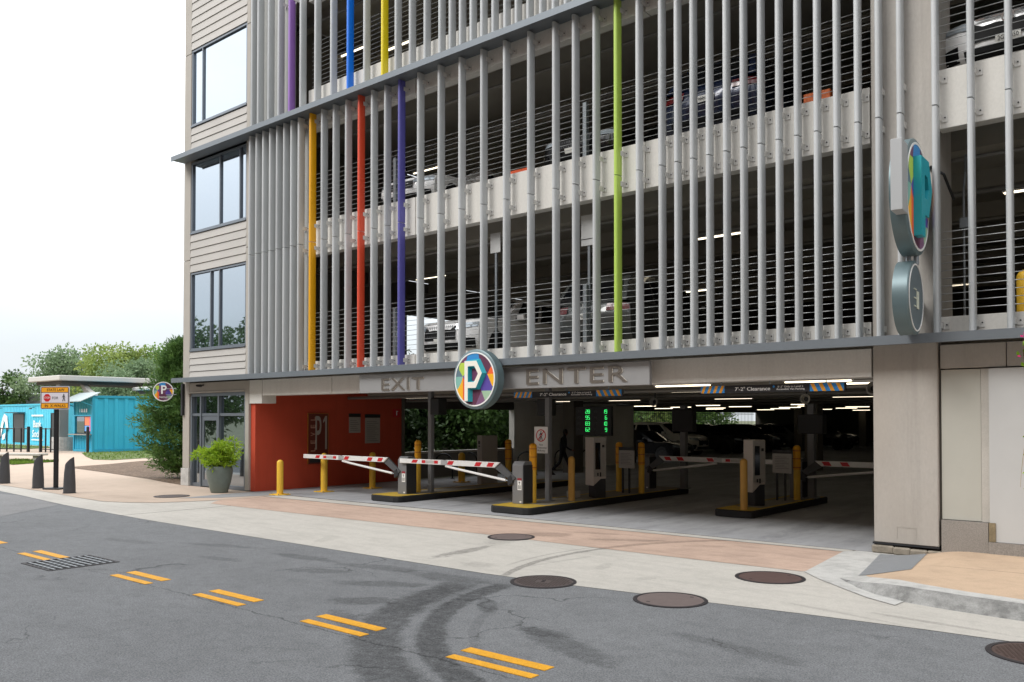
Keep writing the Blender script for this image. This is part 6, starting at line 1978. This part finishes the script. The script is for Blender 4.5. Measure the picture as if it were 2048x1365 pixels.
# canopy on posts behind the containers
roof_m = mat('canopy_fascia', '#b5b3ae', 0.6, var=0.04, scale=0.5)
t = thing('canopy', 'flat pale canopy roof on dark steel and a round-based column', 'canopy', (-56.0, 9.4, 0))
MB().box(-3.4, 1.4, -0.7, 20, 4.36, 4.68).build('roof', roof_m, t, bevel=0.04)
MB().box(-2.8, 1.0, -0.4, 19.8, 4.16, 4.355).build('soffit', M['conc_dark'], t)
MB().box(-0.34, 0.22, -0.2, 0.35, 0.85, 4.155).build('column', mat('canopy_column', '#8d8d8a', 0.6, var=0.05), t)
MB().lathe([(0.68, 0.0), (0.68, 0.85), (0.0, 0.85)], c=(-0.06, 0.08, 0), n=24).build('column_base', M['curb'], t)
MB().prism([(0.3, 4.15), (0.9, 3.6), (1.9, 3.35), (2.2, 3.0), (2.35, 3.05), (2.1, 3.55), (1.2, 3.85), (0.7, 4.15)], 'y', 1.0, 1.3).build('strut', roof_m, t)
MB().box(1.3, 1.36, 0.4, 3.0, 3.0, 3.0 + 0.05).build('tie', M['steel'], t)
t = thing('side_canopy', 'lower pale canopy slab above the turquoise container', 'canopy', (-53.6, 14.5, 0))
MB().box(-1.2, 1.2, -1.2, 9, 3.82, 4.06).build('roof', roof_m, t, bevel=0.05)
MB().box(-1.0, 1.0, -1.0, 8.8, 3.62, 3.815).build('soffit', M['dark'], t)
for y in (0.0, 8.0): MB().box(-0.06, 0.06, y - 0.06, y + 0.06, 3.36, 3.618).build('leg', M['dark'], t)
# grey screen wall behind
t = thing('screen_wall', 'grey ribbed screen wall behind the light blue container', 'wall', (-92, 22, 0), radians(20))
for i in range(26):
    MB().box(-13 + i * 1.5, -11.53 + i * 1.5, 0, 0.12, 0, 4.5).build('wall_panel', mat('screen_grey_green', '#7f8a8a', 0.7, var=0.05, scale=0.5), t) if i == 0 else link('wall_panel', SCR, None, t, (i * 1.5, 0, 0))
    if i == 0: SCR = kids(t)[0].data
t = thing('equipment_cabinet', 'grey equipment cabinet standing behind the food counter roof', 'cabinet', (-60.6, 20.5, 0))
MB().box(-1.6, 1.6, 0, 2.0, 0, 5.0).build('cabinet_body', mat('equipment_grey', '#818b90', 0.6), t, bevel=0.02)
k = MB()
for i in range(14): k.box(-1.5, 1.5, -0.03, -0.002, 2.8 + i * 0.14, 2.86 + i * 0.14)
k.build('vent_slats', mat('vent_grey', '#6c767c', 0.6), t)

# black rail fence in front of the containers
def rail_fence(p, q, n, h, label):
    p, q = Vector(p), Vector(q)
    t = thing('rail_fence', label, 'fence', (p.x, p.y, 0.0))
    d = q - p
    for i in range(n + 1):
        u = d * (i / n)
        w = 0.07 if i in (0, n) else 0.035
        MB().box(u.x - w, u.x + w, u.y - w, u.y + w, 0, h + (0.08 if w > 0.05 else 0)).build('fence_post', M['black'], t)
    for z in (h - 0.05, 0.18):
        MB().cyl((0, 0, z), (d.x, d.y, z), 0.028, n=6).build('rail', M['black'], t)
rail_fence((-58.5, 6.0, 0), (-55.2, 7.2, 0), 6, 1.45, 'black rail fence in front of the lettered container')
rail_fence((-54.3, 7.55, 0), (-52.9, 7.85, 0), 3, 1.45, 'short black rail fence section behind the crosswalk sign post')
rail_fence((-52.55, 8.6, 0), (-51.0, 8.9, 0), 2, 1.5, 'black posts beside the serving counter') if False else None
t = thing('fence_end_post', 'single black post at the corner of the turquoise container', 'post', (-51.55, 9.1, 0))
MB().box(-0.06, 0.06, -0.06, 0.06, 0, 1.5).build('shaft', M['black'], t)
MB().lathe([(0.08, 1.5), (0.0, 1.56)], n=8).build('cap', M['black'], t)
t = thing('street_bench', 'low pale slab bench on the pavement at the left edge', 'bench', (-43.0, 2.2, 0), 0.5)
MB().box(-1.4, 1.4, -0.3, 0.3, 0.30, 0.40).build('seat', M['strip'], t, bevel=0.01)
for x in (-1.1, 1.1): MB().box(x - 0.1, x + 0.1, -0.2, 0.2, 0, 0.298).build('leg', M['strip'], t)
# thin utility poles far left
t = thing('light_pole', 'thin pale light pole in front of the tree at the left edge', 'pole', (-88, 14.2, 0))
MB().cyl((0, 0, 0), (0, 0, 6.9), 0.12, 0.07, n=8).build('shaft', M['white'], t)
MB().box(-0.5, 0.05, -0.06, 0.06, 6.9, 6.98).build('lamp_head', M['steel'], t)

# hanging flower basket at the right edge
t = thing('hanging_plant', 'pink flowers and trailing vines hanging at the right edge of the photo', 'hanging plant', (-1.80, -0.95, 2.55))
MB().lathe([(0.0, 0.0), (0.16, 0.04), (0.2, 0.28), (0.0, 0.28)], c=(0.05, 0, 0), n=16).build('basket', mat('basket_brown', '#4a3826', 0.9), t)
MB().cyl((0.05, 0, 0.28), (0.05, 0.48, 0.9), 0.008, n=5).build('hanger', M['black'], t)
cs = [Vector((0.05, 0, 0.3)) + Vector(rng.normal(0, 0.10, 3)) for i in range(260)]
link('foliage', leaf_mesh('foliage', cs, unit(260), 0.07, 0.045), leaf_mat('basket_leaves', '#5f8a20', '#93b03a', '#c9b860', 6, 0.3), t)
cs = [Vector((0.0, -0.05, 0.43)) + Vector(rng.normal(0, 0.06, 3)) for i in range(170)]
link('flowers', leaf_mesh('flowers', cs, unit(170), 0.045, 0.04), leaf_mat('pink_petals', '#b81560', '#d82a80', None, 6, 0.3), t)
vm = MB()
cs = []
for i, (dx, ln) in enumerate(((-0.12, 1.62), (-0.03, 0.85), (0.05, 0.7), (-0.07, 1.25))):
    pts = [(dx * 0.4 + 0.02, -0.12, 0.22)]
    for k in range(1, 9):
        f = k / 8
        pts.append((dx * (0.4 + 0.8 * f) + 0.02 * sin(5 * f + i), -0.15 + 0.03 * sin(4 * f + 2 * i), 0.22 - ln * f))
    vm.tube(pts, [0.006 - 0.0005 * k for k in range(9)], n=5)
    for p in pts:
        for q in range(6 if p[2] > -0.15 else 1): cs.append(Vector(p) + Vector(rng.normal(0, 0.025, 3)))
vm.build('vine', mat('vine_stem', '#a08a5a', 0.8), t)
link('vine_leaves', leaf_mesh('vine_leaves', cs, unit(len(cs)), 0.045, 0.032, droop=0.4), leaf_mat('vine_leaf', '#6f9a2a', '#a5b84a', '#c9b070', 6, 0.3), t)

# ------------------------------------------------------------------ what stands across the street (trees mirrored in the tower glass, unseen building)
OG = 'street trees mirrored in the tower windows'
tree('street_tree', 'street tree mirrored in the right part of the lowest tower window', -39.0, -13.5, 8.6, 2.6, LM4, 41, crown0=0.15, n_cl=46, per=80, leaf=0.26, group=OG)
tree('street_tree', 'street tree mirrored in the left part of the lowest tower window', -50.5, -15.5, 8.2, 3.2, LM4, 43, crown0=0.12, n_cl=40, per=80, leaf=0.28, group=OG)
tree('street_tree', 'street tree mirrored behind the storefront glass', -32.0, -19.5, 7.0, 2.6, LM4, 45, crown0=0.2, n_cl=40, per=80, leaf=0.26, group=OG)
opp = thing('brick_building', 'tall brick building across the street, unseen, sized to cut low sky light', 'building', (14, -25, 0))  # unseen block behind the camera, lengthened to keep low sky light out
MB().box(-58, 36, -14, 0, 0, 21).build('wall', mat('brick_brown', '#8d6f5c', 0.85, var=0.12, scale=2), opp)
MB().box(-58.2, 36.2, -14.2, 0.25, 21.002, 21.5).build('cornice', M['curb'], opp)
wf = MB().box(-0.9, 0.9, 0.002, 0.08, -1.2, 1.2).mesh('window')
wp = MB().box(-0.8, 0.8, 0.082, 0.09, -1.1, 1.1).mesh('pane')
for z in (2.2, 6.0, 9.8, 13.6, 17.4):
    for i in range(23):
        w = link('window', wf, M['white'], opp, (-56 + i * 4.0, 0, z))
        link('pane', wp, M['glass_dark'], w)
